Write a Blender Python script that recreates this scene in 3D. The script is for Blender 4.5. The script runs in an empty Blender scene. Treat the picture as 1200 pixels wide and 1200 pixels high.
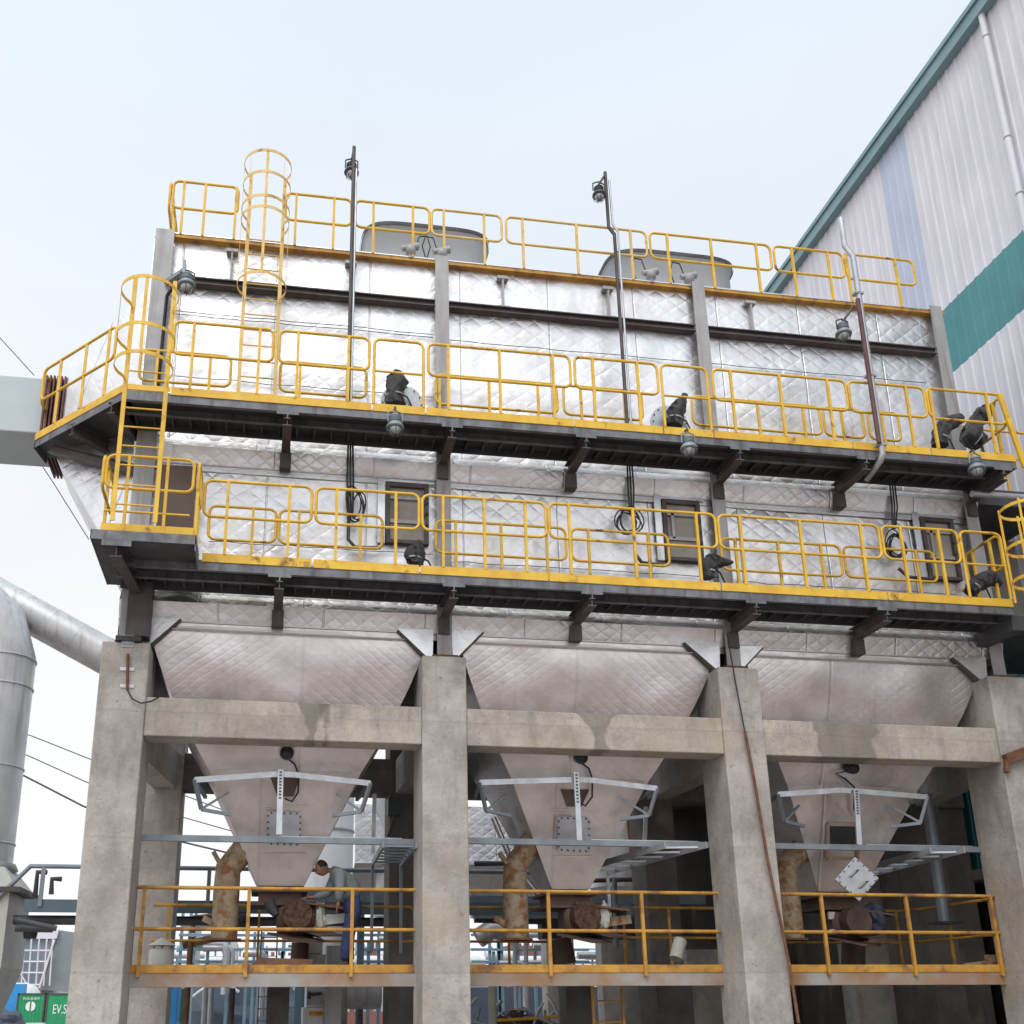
import bpy, math, random
from mathutils import Matrix, Vector, noise
random.seed(7)
sc = bpy.context.scene
col = sc.collection
PI = math.pi
# ---------------------------------------------------------------- camera
CZ = 2.4
F, CX, CY = 1241.782, 510.653, 765.739            # for the 1200 px photograph
CM = Matrix(((0.98749992, 0.15126532, -0.04430247), (-0.1575552, 0.93927632, -0.30485463), (-0.00450167, 0.30802401, 0.95136793)))
cam = bpy.data.cameras.new('camera'); camo = bpy.data.objects.new('camera', cam); col.objects.link(camo)
r_, f_, u_ = CM.col[0], CM.col[1], CM.col[2]
camo.matrix_world = Matrix(((r_[0], u_[0], -f_[0], 0), (r_[1], u_[1], -f_[1], 0), (r_[2], u_[2], -f_[2], CZ), (0, 0, 0, 1)))
cam.sensor_width = 36; cam.lens = F / 1200 * 36
cam.shift_x = (600 - CX) / 1200; cam.shift_y = (CY - 600) / 1200
cam.clip_end = 3000; cam.clip_start = 0.1
sc.camera = camo
# ---------------------------------------------------------------- sky, sun, exposure
SUN_EL, SUN_AZ = math.radians(55), math.radians(-155)     # azimuth from +Y, clockwise: behind the camera, to the left
sdir = Vector((math.sin(SUN_AZ) * math.cos(SUN_EL), math.cos(SUN_AZ) * math.cos(SUN_EL), math.sin(SUN_EL)))
w = bpy.data.worlds.new('World'); sc.world = w; w.use_nodes = True
nt = w.node_tree; nt.nodes.clear()
def N(t, typ, **k):
    n = t.nodes.new(typ)
    for a, b in k.items(): setattr(n, a, b)
    return n
out = N(nt, 'ShaderNodeOutputWorld'); bg = N(nt, 'ShaderNodeBackground'); bg.inputs[1].default_value = 0.12
sky = N(nt, 'ShaderNodeTexSky', sky_type='NISHITA'); sky.sun_disc = False; sky.sun_elevation = SUN_EL; sky.sun_rotation = SUN_AZ
sky.dust_density = 3; sky.air_density = 1.2
tc = N(nt, 'ShaderNodeTexCoord'); sep = N(nt, 'ShaderNodeSeparateXYZ'); nt.links.new(tc.outputs['Generated'], sep.inputs[0])
rz = N(nt, 'ShaderNodeValToRGB'); nt.links.new(sep.outputs['Z'], rz.inputs[0])
K = 7.2
el = rz.color_ramp.elements
el[0].position = 0.0; el[0].color = (1.08, 1.08, 1.1, 1)
el[1].position = 0.75; el[1].color = (0.72, 0.81, 0.90, 1)
e = el.new(0.35); e.color = (0.98, 0.995, 1.02, 1)
cn = N(nt, 'ShaderNodeTexNoise'); cn.inputs['Scale'].default_value = 2.2; cn.inputs['Detail'].default_value = 5
mp = N(nt, 'ShaderNodeMapping'); mp.inputs['Scale'].default_value = (1, 1, 2.5); nt.links.new(tc.outputs['Generated'], mp.inputs[0]); nt.links.new(mp.outputs[0], cn.inputs[0])
cr = N(nt, 'ShaderNodeMapRange'); cr.inputs[1].default_value = .3; cr.inputs[2].default_value = .7; cr.inputs[3].default_value = .975; cr.inputs[4].default_value = 1.03
nt.links.new(cn.outputs[0], cr.inputs[0])
dt = N(nt, 'ShaderNodeVectorMath', operation='DOT_PRODUCT'); nt.links.new(tc.outputs['Generated'], dt.inputs[0]); dt.inputs[1].default_value = sdir
dr = N(nt, 'ShaderNodeMapRange'); dr.inputs[1].default_value = -.1; dr.inputs[2].default_value = 1.0; dr.inputs[3].default_value = 1.0; dr.inputs[4].default_value = 1.45
nt.links.new(dt.outputs['Value'], dr.inputs[0])
mu = N(nt, 'ShaderNodeMath', operation='MULTIPLY'); nt.links.new(cr.outputs[0], mu.inputs[0]); nt.links.new(dr.outputs[0], mu.inputs[1])
mk_ = N(nt, 'ShaderNodeMath', operation='MULTIPLY'); mk_.inputs[1].default_value = K; nt.links.new(mu.outputs[0], mk_.inputs[0])
vs = N(nt, 'ShaderNodeVectorMath', operation='SCALE'); nt.links.new(rz.outputs[0], vs.inputs[0]); nt.links.new(mk_.outputs[0], vs.inputs['Scale'])
mx = N(nt, 'ShaderNodeMix', data_type='RGBA'); mx.inputs[0].default_value = .95
nt.links.new(sky.outputs[0], mx.inputs[6]); nt.links.new(vs.outputs[0], mx.inputs[7])
nt.links.new(mx.outputs[2], bg.inputs[0]); nt.links.new(bg.outputs[0], out.inputs[0])
sun = bpy.data.lights.new('sun', 'SUN'); sun.energy = 1.4; sun.angle = math.radians(30); sun.color = (1, .96, .9)
so = bpy.data.objects.new('sun', sun); col.objects.link(so); so.rotation_euler = sdir.to_track_quat('Z', 'Y').to_euler()
sc.view_settings.view_transform = 'Standard'; sc.view_settings.look = 'None'; sc.view_settings.exposure = 0.20; sc.view_settings.gamma = 1

# ---------------------------------------------------------------- measuring: a photo pixel seen on a real plane
def U(x, y, Y=None, Z=None, X=None):
    v = CM @ Vector(((x - CX) / F, 1, -(y - CY) / F))
    t = Y / v[1] if Y is not None else ((Z - CZ) / v[2] if Z is not None else X / v[0])
    return Vector((v[0] * t, v[1] * t, v[2] * t + CZ))

# ---------------------------------------------------------------- materials
def link(t, a, b): t.links.new(a, b)
def base(name, rough, metal):
    m = bpy.data.materials.new(name); m.use_nodes = True
    t = m.node_tree; b = t.nodes['Principled BSDF']; b.inputs['Roughness'].default_value = rough; b.inputs['Metallic'].default_value = metal
    return m, t, b
def C4(c): return (c[0], c[1], c[2], 1)
def noisefac(t, scale, lo, hi, detail=6, vec=None, sc3=None, rough=.6):
    n = N(t, 'ShaderNodeTexNoise'); n.inputs['Scale'].default_value = scale; n.inputs['Detail'].default_value = detail; n.inputs['Roughness'].default_value = rough
    if vec is None:
        g = N(t, 'ShaderNodeNewGeometry'); vec = g.outputs['Position']
    if sc3:
        mp = N(t, 'ShaderNodeMapping'); mp.inputs['Scale'].default_value = sc3; link(t, vec, mp.inputs[0]); vec = mp.outputs[0]
    link(t, vec, n.inputs['Vector'])
    r = N(t, 'ShaderNodeMapRange'); r.inputs[1].default_value = lo; r.inputs[2].default_value = hi; link(t, n.outputs[0], r.inputs[0])
    return r.outputs[0], n.outputs[0]
def mixc(t, fac, a, b):
    m = N(t, 'ShaderNodeMix', data_type='RGBA')
    if isinstance(fac, float): m.inputs[0].default_value = fac
    else: link(t, fac, m.inputs[0])
    for i, c in ((6, a), (7, b)):
        if isinstance(c, tuple): m.inputs[i].default_value = C4(c)
        else: link(t, c, m.inputs[i])
    return m.outputs[2]
def bump(t, b, h, dist, strength=1.0):
    n = N(t, 'ShaderNodeBump'); n.inputs['Distance'].default_value = dist; n.inputs['Strength'].default_value = strength
    link(t, h, n.inputs['Height']); link(t, n.outputs[0], b.inputs['Normal'])
def M(name, c1, c2=None, scale=3, rough=.6, metal=0, bmp=.0, c3=None, lo3=.62, hi3=.68, sc3=5, streak=None, lo=.35, hi=.65):
    m, t, b = base(name, rough, metal)
    if c2 is None: c2 = tuple(x * .8 for x in c1)
    f, raw = noisefac(t, scale, lo, hi)
    c = mixc(t, f, c1, c2)
    if streak:
        fs, _ = noisefac(t, 2.2, .5, .75, sc3=(3, 3, .22)); c = mixc(t, fs, c, streak)
    if c3:
        f3, _ = noisefac(t, sc3, lo3, hi3, detail=8); c = mixc(t, f3, c, c3)
    link(t, c, b.inputs['Base Color'])
    rr = N(t, 'ShaderNodeMapRange'); rr.inputs[3].default_value = max(.05, rough - .12); rr.inputs[4].default_value = min(1, rough + .12); link(t, raw, rr.inputs[0]); link(t, rr.outputs[0], b.inputs['Roughness'])
    if bmp:
        _, r2 = noisefac(t, scale * 9, 0, 1); bump(t, b, r2, bmp)
    return m
def math_(t, op, a, b=None, c=None):
    n = N(t, 'ShaderNodeMath', operation=op)
    for i, v in enumerate((a, b, c)):
        if v is None: continue
        if isinstance(v, (int, float)): n.inputs[i].default_value = v
        else: link(t, v, n.inputs[i])
    return n.outputs[0]
def foil_mat(name, size=.27, dirt=.15, basec=(.86, .86, .87), dirtc=(.45, .38, .33), rough=.34, panel=1.62, depth=.02, chev=False):
    m, t, b = base(name, rough, 1.0)
    uv = N(t, 'ShaderNodeUVMap'); s = N(t, 'ShaderNodeSeparateXYZ'); 
    # gentle distortion of the seams
    nz = N(t, 'ShaderNodeTexNoise'); nz.inputs['Scale'].default_value = 1.3; nz.inputs['Detail'].default_value = 2; link(t, uv.outputs[0], nz.inputs['Vector'])
    sub = N(t, 'ShaderNodeVectorMath', operation='SUBTRACT'); link(t, nz.outputs['Color'], sub.inputs[0]); sub.inputs[1].default_value = (.5, .5, .5)
    scl = N(t, 'ShaderNodeVectorMath', operation='SCALE'); link(t, sub.outputs[0], scl.inputs[0]); scl.inputs['Scale'].default_value = .12
    add = N(t, 'ShaderNodeVectorMath', operation='ADD'); link(t, uv.outputs[0], add.inputs[0]); link(t, scl.outputs[0], add.inputs[1])
    link(t, add.outputs[0], s.inputs[0])
    su = N(t, 'ShaderNodeSeparateXYZ'); link(t, uv.outputs[0], su.inputs[0])
    pid = math_(t, 'FLOOR', math_(t, 'DIVIDE', su.outputs[0], panel))
    off = math_(t, 'MULTIPLY', math_(t, 'SINE', math_(t, 'MULTIPLY', pid, 12.9)), .5)
    u = s.outputs[0]; v = math_(t, 'MULTIPLY', s.outputs[1], 1.25)
    v = math_(t, 'ADD', v, off)
    a = math_(t, 'ABSOLUTE', math_(t, 'SINE', math_(t, 'MULTIPLY', math_(t, 'ADD', u, v), PI / size / 1.4)))
    c = math_(t, 'ABSOLUTE', math_(t, 'SINE', math_(t, 'MULTIPLY', math_(t, 'SUBTRACT', u, v), PI / size / 1.4)))
    if chev:   # chevrons: only one seam family per half panel shows strongly
        half = math_(t, 'GREATER_THAN', math_(t, 'FRACT', math_(t, 'DIVIDE', u, panel * 1.9)), .5)
        a = math_(t, 'MAXIMUM', a, math_(t, 'MULTIPLY', half, .5)); c = math_(t, 'MAXIMUM', c, math_(t, 'MULTIPLY', math_(t, 'SUBTRACT', 1.0, half), .5))
    q = math_(t, 'POWER', math_(t, 'MINIMUM', a, c), .6)
    # panel joints
    fu = math_(t, 'ABSOLUTE', math_(t, 'SUBTRACT', math_(t, 'FRACT', math_(t, 'DIVIDE', su.outputs[0], panel)), .5))
    j1 = N(t, 'ShaderNodeMapRange'); j1.inputs[1].default_value = .488; j1.inputs[2].default_value = .496; j1.inputs[3].default_value = 1; j1.inputs[4].default_value = 0; link(t, fu, j1.inputs[0])
    wr = N(t, 'ShaderNodeTexNoise'); wr.inputs['Scale'].default_value = 5; wr.inputs['Detail'].default_value = 6; wr.inputs['Distortion'].default_value = 1.5; link(t, uv.outputs[0], wr.inputs['Vector'])
    w2 = N(t, 'ShaderNodeTexNoise'); w2.inputs['Scale'].default_value = 1.1; w2.inputs['Detail'].default_value = 3; link(t, uv.outputs[0], w2.inputs['Vector'])
    w3 = N(t, 'ShaderNodeTexNoise'); w3.inputs['Scale'].default_value = .45; w3.inputs['Detail'].default_value = 1; link(t, uv.outputs[0], w3.inputs['Vector'])
    amp = N(t, 'ShaderNodeMapRange'); amp.inputs[1].default_value = .35; amp.inputs[2].default_value = .65; amp.inputs[3].default_value = .12; amp.inputs[4].default_value = 1.15; link(t, w3.outputs[0], amp.inputs[0])
    h = math_(t, 'MULTIPLY', q, amp.outputs[0])
    h = math_(t, 'MULTIPLY', h, .62); h = math_(t, 'ADD', h, math_(t, 'MULTIPLY', wr.outputs[0], .45)); h = math_(t, 'ADD', h, math_(t, 'MULTIPLY', w2.outputs[0], 5.0)); h = math_(t, 'ADD', h, math_(t, 'MULTIPLY', j1.outputs[0], .6))
    bump(t, b, h, depth)
    f, _ = noisefac(t, 1.2, .42, .75, vec=uv.outputs[0]); f = math_(t, 'MULTIPLY', f, dirt * 2)
    f = math_(t, 'MINIMUM', f, .8)
    cc = mixc(t, f, basec, dirtc)
    st_, _ = noisefac(t, 2.0, .55, .78, vec=uv.outputs[0], sc3=(2.6, .28, 1)); cc = mixc(t, math_(t, 'MULTIPLY', st_, .30), cc, dirtc)
    seam = N(t, 'ShaderNodeMapRange'); seam.inputs[1].default_value = 0; seam.inputs[2].default_value = .25; seam.inputs[3].default_value = .16; seam.inputs[4].default_value = 0; link(t, q, seam.inputs[0])
    cc = mixc(t, seam.outputs[0], cc, (.42, .42, .44))
    jj = math_(t, 'MULTIPLY', math_(t, 'SUBTRACT', 1.0, j1.outputs[0]), .14); cc = mixc(t, jj, cc, (.25, .25, .26))
    link(t, cc, b.inputs['Base Color'])
    rr = N(t, 'ShaderNodeMapRange'); rr.inputs[3].default_value = rough - .08; rr.inputs[4].default_value = rough + .14; link(t, wr.outputs[0], rr.inputs[0]); link(t, rr.outputs[0], b.inputs['Roughness'])
    return m
mt = {}
mt['foil'] = foil_mat('foil_quilt', size=.28, rough=.40, depth=.012, basec=(.77, .77, .785))
mt['foil_low'] = foil_mat('foil_quilt_lower', size=.20, dirt=.22, rough=.42, depth=.012, basec=(.74, .74, .75))
mt['foil_hop'] = foil_mat('foil_quilt_hopper', size=.15, dirt=.30, chev=True, basec=(.74, .71, .72), dirtc=(.40, .345, .32), rough=.36, panel=2.6, depth=.0035)
mt['foil_hop2'] = foil_mat('foil_quilt_hopper_tip', size=.3, dirt=.42, chev=True, basec=(.69, .65, .645), dirtc=(.42, .34, .30), rough=.38, panel=2.6, depth=.007)
mt['sheet'] = M('aluminium_sheet', (.75, .75, .76), (.6, .6, .62), 2, .35, .95, .004)
mt['yellow'] = M('yellow_paint', (.80, .51, .045), (.66, .38, .035), 4, .5, 0, .001, c3=(.20, .085, .03), lo3=.60, hi3=.70, sc3=3)
mt['yellow_pale'] = M('yellow_paint_faded', (.80, .58, .20), (.66, .42, .12), 4, .5, 0, .001, c3=(.3, .16, .08), lo3=.62, hi3=.70, sc3=4)
mt['yellow_old'] = M('yellow_paint_weathered', (.58, .31, .035), (.42, .20, .035), 3, .55, 0, .002, c3=(.20, .09, .04), lo3=.50, hi3=.68, sc3=3.5)
mt['steel_dark'] = M('dark_steel', (.085, .088, .098), (.055, .053, .057), 2, .6, .2, .002, c3=(.09, .045, .03), lo3=.6, hi3=.75, sc3=2)
mt['steel_fascia'] = M('grey_channel_steel', (.20, .21, .225), (.125, .13, .145), 5, .55, .3, .002, streak=(.07, .06, .055))
mt['steel_brown'] = M('brown_primer_steel', (.10, .088, .088), (.065, .052, .05), 3, .6, .1, .002)
mt['red_primer'] = M('red_primer', (.13, .06, .055), (.09, .04, .04), 3, .6)
mt['steel_grey'] = M('grey_painted_steel', (.40, .40, .40), (.33, .33, .335), 2, .5, .1, .001, streak=(.24, .21, .19), c3=(.2, .1, .06), lo3=.68, hi3=.74, sc3=3)
mt['steel_blue'] = M('blue_grey_steel', (.27, .31, .34), (.2, .23, .26), 3, .5, .3, .001, c3=(.25, .15, .1), lo3=.62, hi3=.75, sc3=4)
mt['mid_blue'] = M('mid_blue_paint', (.22, .36, .45), (.17, .29, .37), 2, .5, .1)
mt['blue'] = M('blue_steel_paint', (.11, .165, .19), (.085, .13, .155), 2, .5, .1, .0)
mt['beam_rusty'] = M('faded_rusty_channel', (.36, .36, .36), (.31, .25, .19), 1, .6, .1, .002, c3=(.30, .15, .065), lo3=.42, hi3=.66, sc3=1.1)
mt['galv'] = M('galvanised_steel', (.55, .57, .6), (.45, .47, .5), 6, .4, .7, .0)
mt['duct'] = M('silver_duct', (.66, .66, .67), (.54, .545, .55), 1.5, .45, .4, .002, streak=(.38, .36, .34))
mt['rust'] = M('rust', (.21, .095, .05), (.12, .055, .035), 8, .85, 0, .006)
mt['rust_pipe'] = M('rusty_beige_pipe', (.36, .29, .20), (.24, .165, .10), 7, .8, 0, .008, c3=(.22, .10, .04), lo3=.50, hi3=.60, sc3=6)
mt['black'] = M('black_rubber', (.02, .02, .022), (.03, .03, .032), 6, .5)
mt['black_plastic'] = M('black_plastic_sheeting', (.028, .029, .033), (.045, .046, .052), 6, .32, 0, .02)
mt['dark_brown'] = M('dark_brown_panel', (.12, .075, .06), (.09, .055, .045), 1.5, .6)
mt['drum'] = M('grey_fan_housing', (.50, .53, .57), (.44, .47, .505), 1, .45, .2, .0)
mt['white'] = M('white_sheet', (.72, .71, .77), (.65, .645, .70), .8, .5, 0, 0, streak=(.56, .545, .60))
mt['white_blue'] = M('bluish_translucent_sheet', (.50, .56, .68), (.45, .51, .63), .8, .4)
mt['teal'] = M('teal_sheet', (.065, .27, .29), (.05, .22, .245), .8, .45)
mt['teal_dark'] = M('teal_trim', (.21, .34, .36), (.17, .28, .30), .8, .45)
mt['green'] = M('green_container_paint', (.02, .33, .14), (.015, .27, .11), 2, .5)
mt['letter'] = M('white_lettering', (.85, .85, .85), (.8, .8, .8), 2, .5)
mt['letter_dark'] = M('dark_lettering', (.10, .06, .03), (.08, .05, .02), 2, .5)
mt['sign_yellow'] = M('yellow_sign', (.8, .42, .03), (.75, .4, .03), 2, .5)
mt['cyan'] = M('bright_blue_sheet', (.03, .30, .70), (.03, .25, .62), 2, .5)
mt['pink'] = M('pink_sheet', (.5, .16, .4), None, 2, .5)
mt['wrap'] = M('crumpled_brown_plastic', (.075, .035, .022), (.21, .13, .09), 13, .22, .3, .03)
mt['wood_dark'] = M('rusted_plate', (.07, .04, .032), (.12, .07, .05), 5, .7, 0, .004)
mt['cream'] = M('cream_paint', (.52, .52, .46), (.45, .45, .40), 2, .6)
mt['white_tank'] = M('white_tank_paint', (.70, .71, .74), (.62, .63, .66), .6, .5, 0, 0, streak=(.5, .5, .5))
mt['skin'] = M('skin', (.26, .13, .08), (.22, .11, .065), 9, .5)
mt['hair'] = M('hair', (.03, .022, .02), None, 30, .8, 0, .01)
mt['shirt'] = M('grey_work_shirt', (.21, .24, .25), (.17, .195, .205), 6, .85, 0, .02)
mt['trousers'] = M('navy_trousers', (.04, .055, .16), (.03, .04, .12), 6, .85, 0, .02)
mt['board'] = M('dusty_insulation_board', (.36, .33, .29), (.28, .26, .23), 4, .8, 0, .004)
mt['ground'] = M('earth_ground', (.33, .265, .235), (.26, .205, .18), .15, .95, 0, .03)
mt['brick'] = M('brick_red', (.25, .11, .09), (.2, .09, .07), .5, .8)
mt['navy'] = M('dark_blue_tarp', (.04, .055, .085), (.06, .08, .11), .8, .6, 0, .02)
mt['hill'] = M('slate_cladding', (.24, .27, .29), (.20, .23, .25), .6, .7)
def concrete_mat(name, c1=(.40, .365, .325), c2=(.31, .285, .255), stains=()):
    m, t, b = base(name, .85, 0)
    f, raw = noisefac(t, 1.1, .40, .60, detail=9, rough=.7); c = mixc(t, f, tuple(x * 1.1 for x in c1), tuple(x * .9 for x in c2))
    f2, _ = noisefac(t, 3.2, .52, .78, detail=8, sc3=(1.6, 1.6, .35)); f2 = math_(t, 'MULTIPLY', f2, .65); c = mixc(t, f2, c, (.17, .155, .145))
    f3, _ = noisefac(t, 26, .5, .72, detail=3); f3 = math_(t, 'MULTIPLY', f3, .28); c = mixc(t, f3, c, (.2, .185, .17))
    f4, _ = noisefac(t, .7, .55, .7, detail=4, sc3=(1, 1, .6)); f4 = math_(t, 'MULTIPLY', f4, .6); c = mixc(t, f4, c, (.44, .35, .25))
    g = N(t, 'ShaderNodeNewGeometry'); s = N(t, 'ShaderNodeSeparateXYZ'); link(t, g.outputs['Position'], s.inputs[0])
    # formwork lifts: thin uneven joint lines and slightly different pours
    wv = N(t, 'ShaderNodeTexNoise'); wv.inputs['Scale'].default_value = 2.5; link(t, g.outputs['Position'], wv.inputs['Vector'])
    zz = math_(t, 'ADD', math_(t, 'DIVIDE', s.outputs[2], 1.83), math_(t, 'MULTIPLY', wv.outputs[0], .03))
    jl = N(t, 'ShaderNodeMapRange'); jl.inputs[1].default_value = .0; jl.inputs[2].default_value = .012; jl.inputs[3].default_value = .22; jl.inputs[4].default_value = 0
    link(t, math_(t, 'ABSOLUTE', math_(t, 'SUBTRACT', math_(t, 'FRACT', zz), .5)), jl.inputs[0]); c = mixc(t, jl.outputs[0], c, (.16, .145, .13))
    lift = N(t, 'ShaderNodeTexWhiteNoise', noise_dimensions='1D'); link(t, math_(t, 'FLOOR', math_(t, 'ADD', zz, .5)), lift.inputs['W']); c = mixc(t, math_(t, 'MULTIPLY', lift.outputs['Value'], .22), c, (.27, .24, .21))
    f5, _ = noisefac(t, 9, .64, .70, detail=4); f5 = math_(t, 'MULTIPLY', f5, .5); c = mixc(t, f5, c, (.14, .13, .12))
    for (x0, wd, drip) in stains:      # wet runs down the beam, wide at the top edge
        nn = N(t, 'ShaderNodeTexNoise'); nn.inputs['Scale'].default_value = 3.5; nn.inputs['Detail'].default_value = 5; link(t, g.outputs['Position'], nn.inputs['Vector'])
        dx = math_(t, 'ABSOLUTE', math_(t, 'SUBTRACT', s.outputs[0], x0))
        dz = math_(t, 'MULTIPLY', math_(t, 'MAXIMUM', math_(t, 'SUBTRACT', s.outputs[2], 6.38), 0.0), drip)
        lim = math_(t, 'ADD', math_(t, 'ADD', dz, wd), math_(t, 'MULTIPLY', math_(t, 'SUBTRACT', nn.outputs[0], .5), .35))
        k = N(t, 'ShaderNodeMapRange'); k.inputs[1].default_value = -.02; k.inputs[2].default_value = .03; link(t, math_(t, 'SUBTRACT', lim, dx), k.inputs[0])
        c = mixc(t, math_(t, 'MULTIPLY', k.outputs[0], .6), c, (.15, .13, .105))
    link(t, c, b.inputs['Base Color'])
    _, r2 = noisefac(t, 14, 0, 1, detail=8); bump(t, b, r2, .012)
    return m
mt['concrete'] = concrete_mat('concrete', (.46, .425, .395), (.35, .325, .30)); mt['concrete_shaded'] = concrete_mat('shaded_concrete', (.12, .105, .095), (.085, .075, .068))  # second one is a dark copy: shade behind the bays put into its colour
# ---------------------------------------------------------------- things
def thing(name, label, cat, loc=(0, 0, 0), group=None):
    o = bpy.data.objects.new(name, None); col.objects.link(o); o.location = loc; o.empty_display_size = .2
    o['label'] = label; o['category'] = cat
    if group: o['group'] = group
    return o
def tag(o, label, cat, group=None):
    o['label'] = label; o['category'] = cat
    if group: o['group'] = group
    return o
def wloc(o):
    v = Vector((0, 0, 0))
    while o is not None: v += o.location; o = o.parent
    return v
class MB:
    def __init__(s): s.v = []; s.f = []; s.uv = {}; s.sm = set()
    def add(s, vs, fs, smooth=False, uvs=None):
        n = len(s.v); s.v += [Vector(v) for v in vs]
        for i, f in enumerate(fs):
            if smooth: s.sm.add(len(s.f))
            if uvs is not None: s.uv[len(s.f)] = uvs[i]
            s.f.append([n + k for k in f])
        return s
    def hexa(s, p):   # 8 points: bottom 4 ccw, top 4
        return s.add(p, [(3, 2, 1, 0), (4, 5, 6, 7), (0, 1, 5, 4), (1, 2, 6, 5), (2, 3, 7, 6), (3, 0, 4, 7)])
    def box(s, x0, x1, y0, y1, z0, z1):
        return s.hexa([(x0, y0, z0), (x1, y0, z0), (x1, y1, z0), (x0, y1, z0), (x0, y0, z1), (x1, y0, z1), (x1, y1, z1), (x0, y1, z1)])
    def bar(s, p, q, a, b, up=(0, 0, 1)):
        p, q = Vector(p), Vector(q); d = (q - p).normalized(); u = Vector(up)
        if abs(d.dot(u)) > .98: u = Vector((0, 1, 0))
        r = d.cross(u).normalized(); u = r.cross(d).normalized(); r = r * a / 2; u = u * b / 2
        return s.hexa([p - r - u, p + r - u, q + r - u, q - r - u, p - r + u, p + r + u, q + r + u, q - r + u])
    def ibeam(s, p, q, w_, h, tf=.012, tw=.01, up=(0, 0, 1)):
        p, q = Vector(p), Vector(q); d = (q - p).normalized(); u = Vector(up)
        if abs(d.dot(u)) > .98: u = Vector((0, 1, 0))
        r = d.cross(u).normalized(); u = r.cross(d).normalized(); o = u * (h / 2 - tf / 2)
        s.bar(p + o, q + o, w_, tf, u); s.bar(p - o, q - o, w_, tf, u); s.bar(p, q, tw, h - 2 * tf, u)
        return s
    def tube(s, pts, r, n=8, cap=True):
        pts = [Vector(p) for p in pts]; rs = r if isinstance(r, (list, tuple)) else [r] * len(pts)
        vs = []; prev = None
        for i, p in enumerate(pts):
            if i == 0: d = pts[1] - p
            elif i == len(pts) - 1: d = p - pts[i - 1]
            else: d = (pts[i + 1] - p).normalized() + (p - pts[i - 1]).normalized()
            d.normalize()
            if prev is None:
                u = Vector((0, 0, 1)) if abs(d.z) < .9 else Vector((0, 1, 0)); a = d.cross(u).normalized()
            else:
                a = prev - d * prev.dot(d); a.normalize()
            prev = a; b = d.cross(a)
            for k in range(n):
                t = 2 * PI * k / n; vs.append(p + (a * math.cos(t) + b * math.sin(t)) * rs[i])
        fs = []
        for i in range(len(pts) - 1):
            for k in range(n):
                k2 = (k + 1) % n; fs.append((i * n + k, i * n + k2, (i + 1) * n + k2, (i + 1) * n + k))
        s.add(vs, fs, True)
        if cap: s.add(vs[:n], [tuple(range(n))[::-1]]); s.add(vs[-n:], [tuple(range(n))])
        return s
    def prism(s, poly, ext):    # planar polygon extruded along a vector
        n = len(poly); e = Vector(ext); vs = [Vector(p) for p in poly]; vs += [p + e for p in vs]
        return s.add(vs, [tuple(range(n))[::-1], tuple(range(n, 2 * n))] + [(k, (k + 1) % n, n + (k + 1) % n, n + k) for k in range(n)])
    def lathe(s, c, prof, n=20, axis='z', sx=1, sy=1):
        c = Vector(c); vs = []
        for (r, z) in prof:
            for k in range(n):
                t = 2 * PI * k / n; a, b = r * math.cos(t) * sx, r * math.sin(t) * sy
                vs.append(c + (Vector((a, b, z)) if axis == 'z' else Vector((a, -z, b)) if axis == 'y' else Vector((z, a, b))))
        fs = []
        for i in range(len(prof) - 1):
            for k in range(n):
                k2 = (k + 1) % n; fs.append((i * n + k, i * n + k2, (i + 1) * n + k2, (i + 1) * n + k))
        s.add(vs, fs, True); s.add(vs[:n], [tuple(range(n))[::-1]]); s.add(vs[-n:], [tuple(range(n))])
        return s
    def build(s, name, m, parent=None, label=None, cat=None, group=None, kind=None, bev=0):
        me = bpy.data.meshes.new(name)
        if parent is not None: org = wloc(parent)
        else:
            xs = [v.x for v in s.v]; ys = [v.y for v in s.v]; zs = [v.z for v in s.v]
            org = Vector(((min(xs) + max(xs)) / 2, (min(ys) + max(ys)) / 2, min(zs)))
        me.from_pydata([v - org for v in s.v], [], s.f)
        for i, p in enumerate(me.polygons): p.use_smooth = i in s.sm
        if s.uv:
            ul = me.uv_layers.new(name='UVMap')
            for i, p in enumerate(me.polygons):
                if i in s.uv:
                    for k, li in enumerate(p.loop_indices): ul.data[li].uv = s.uv[i][k]
        me.materials.append(mt[m] if isinstance(m, str) else m); me.update()
        o = bpy.data.objects.new(name, me); col.objects.link(o)
        if parent is not None: o.parent = parent
        else: o.location = org
        if label: o['label'] = label
        if cat: o['category'] = cat
        if group: o['group'] = group
        if kind: o['kind'] = kind
        if bev:
            b = o.modifiers.new('bevel', 'BEVEL'); b.width = bev; b.segments = 2; b.limit_method = 'ANGLE'
        return o
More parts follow.
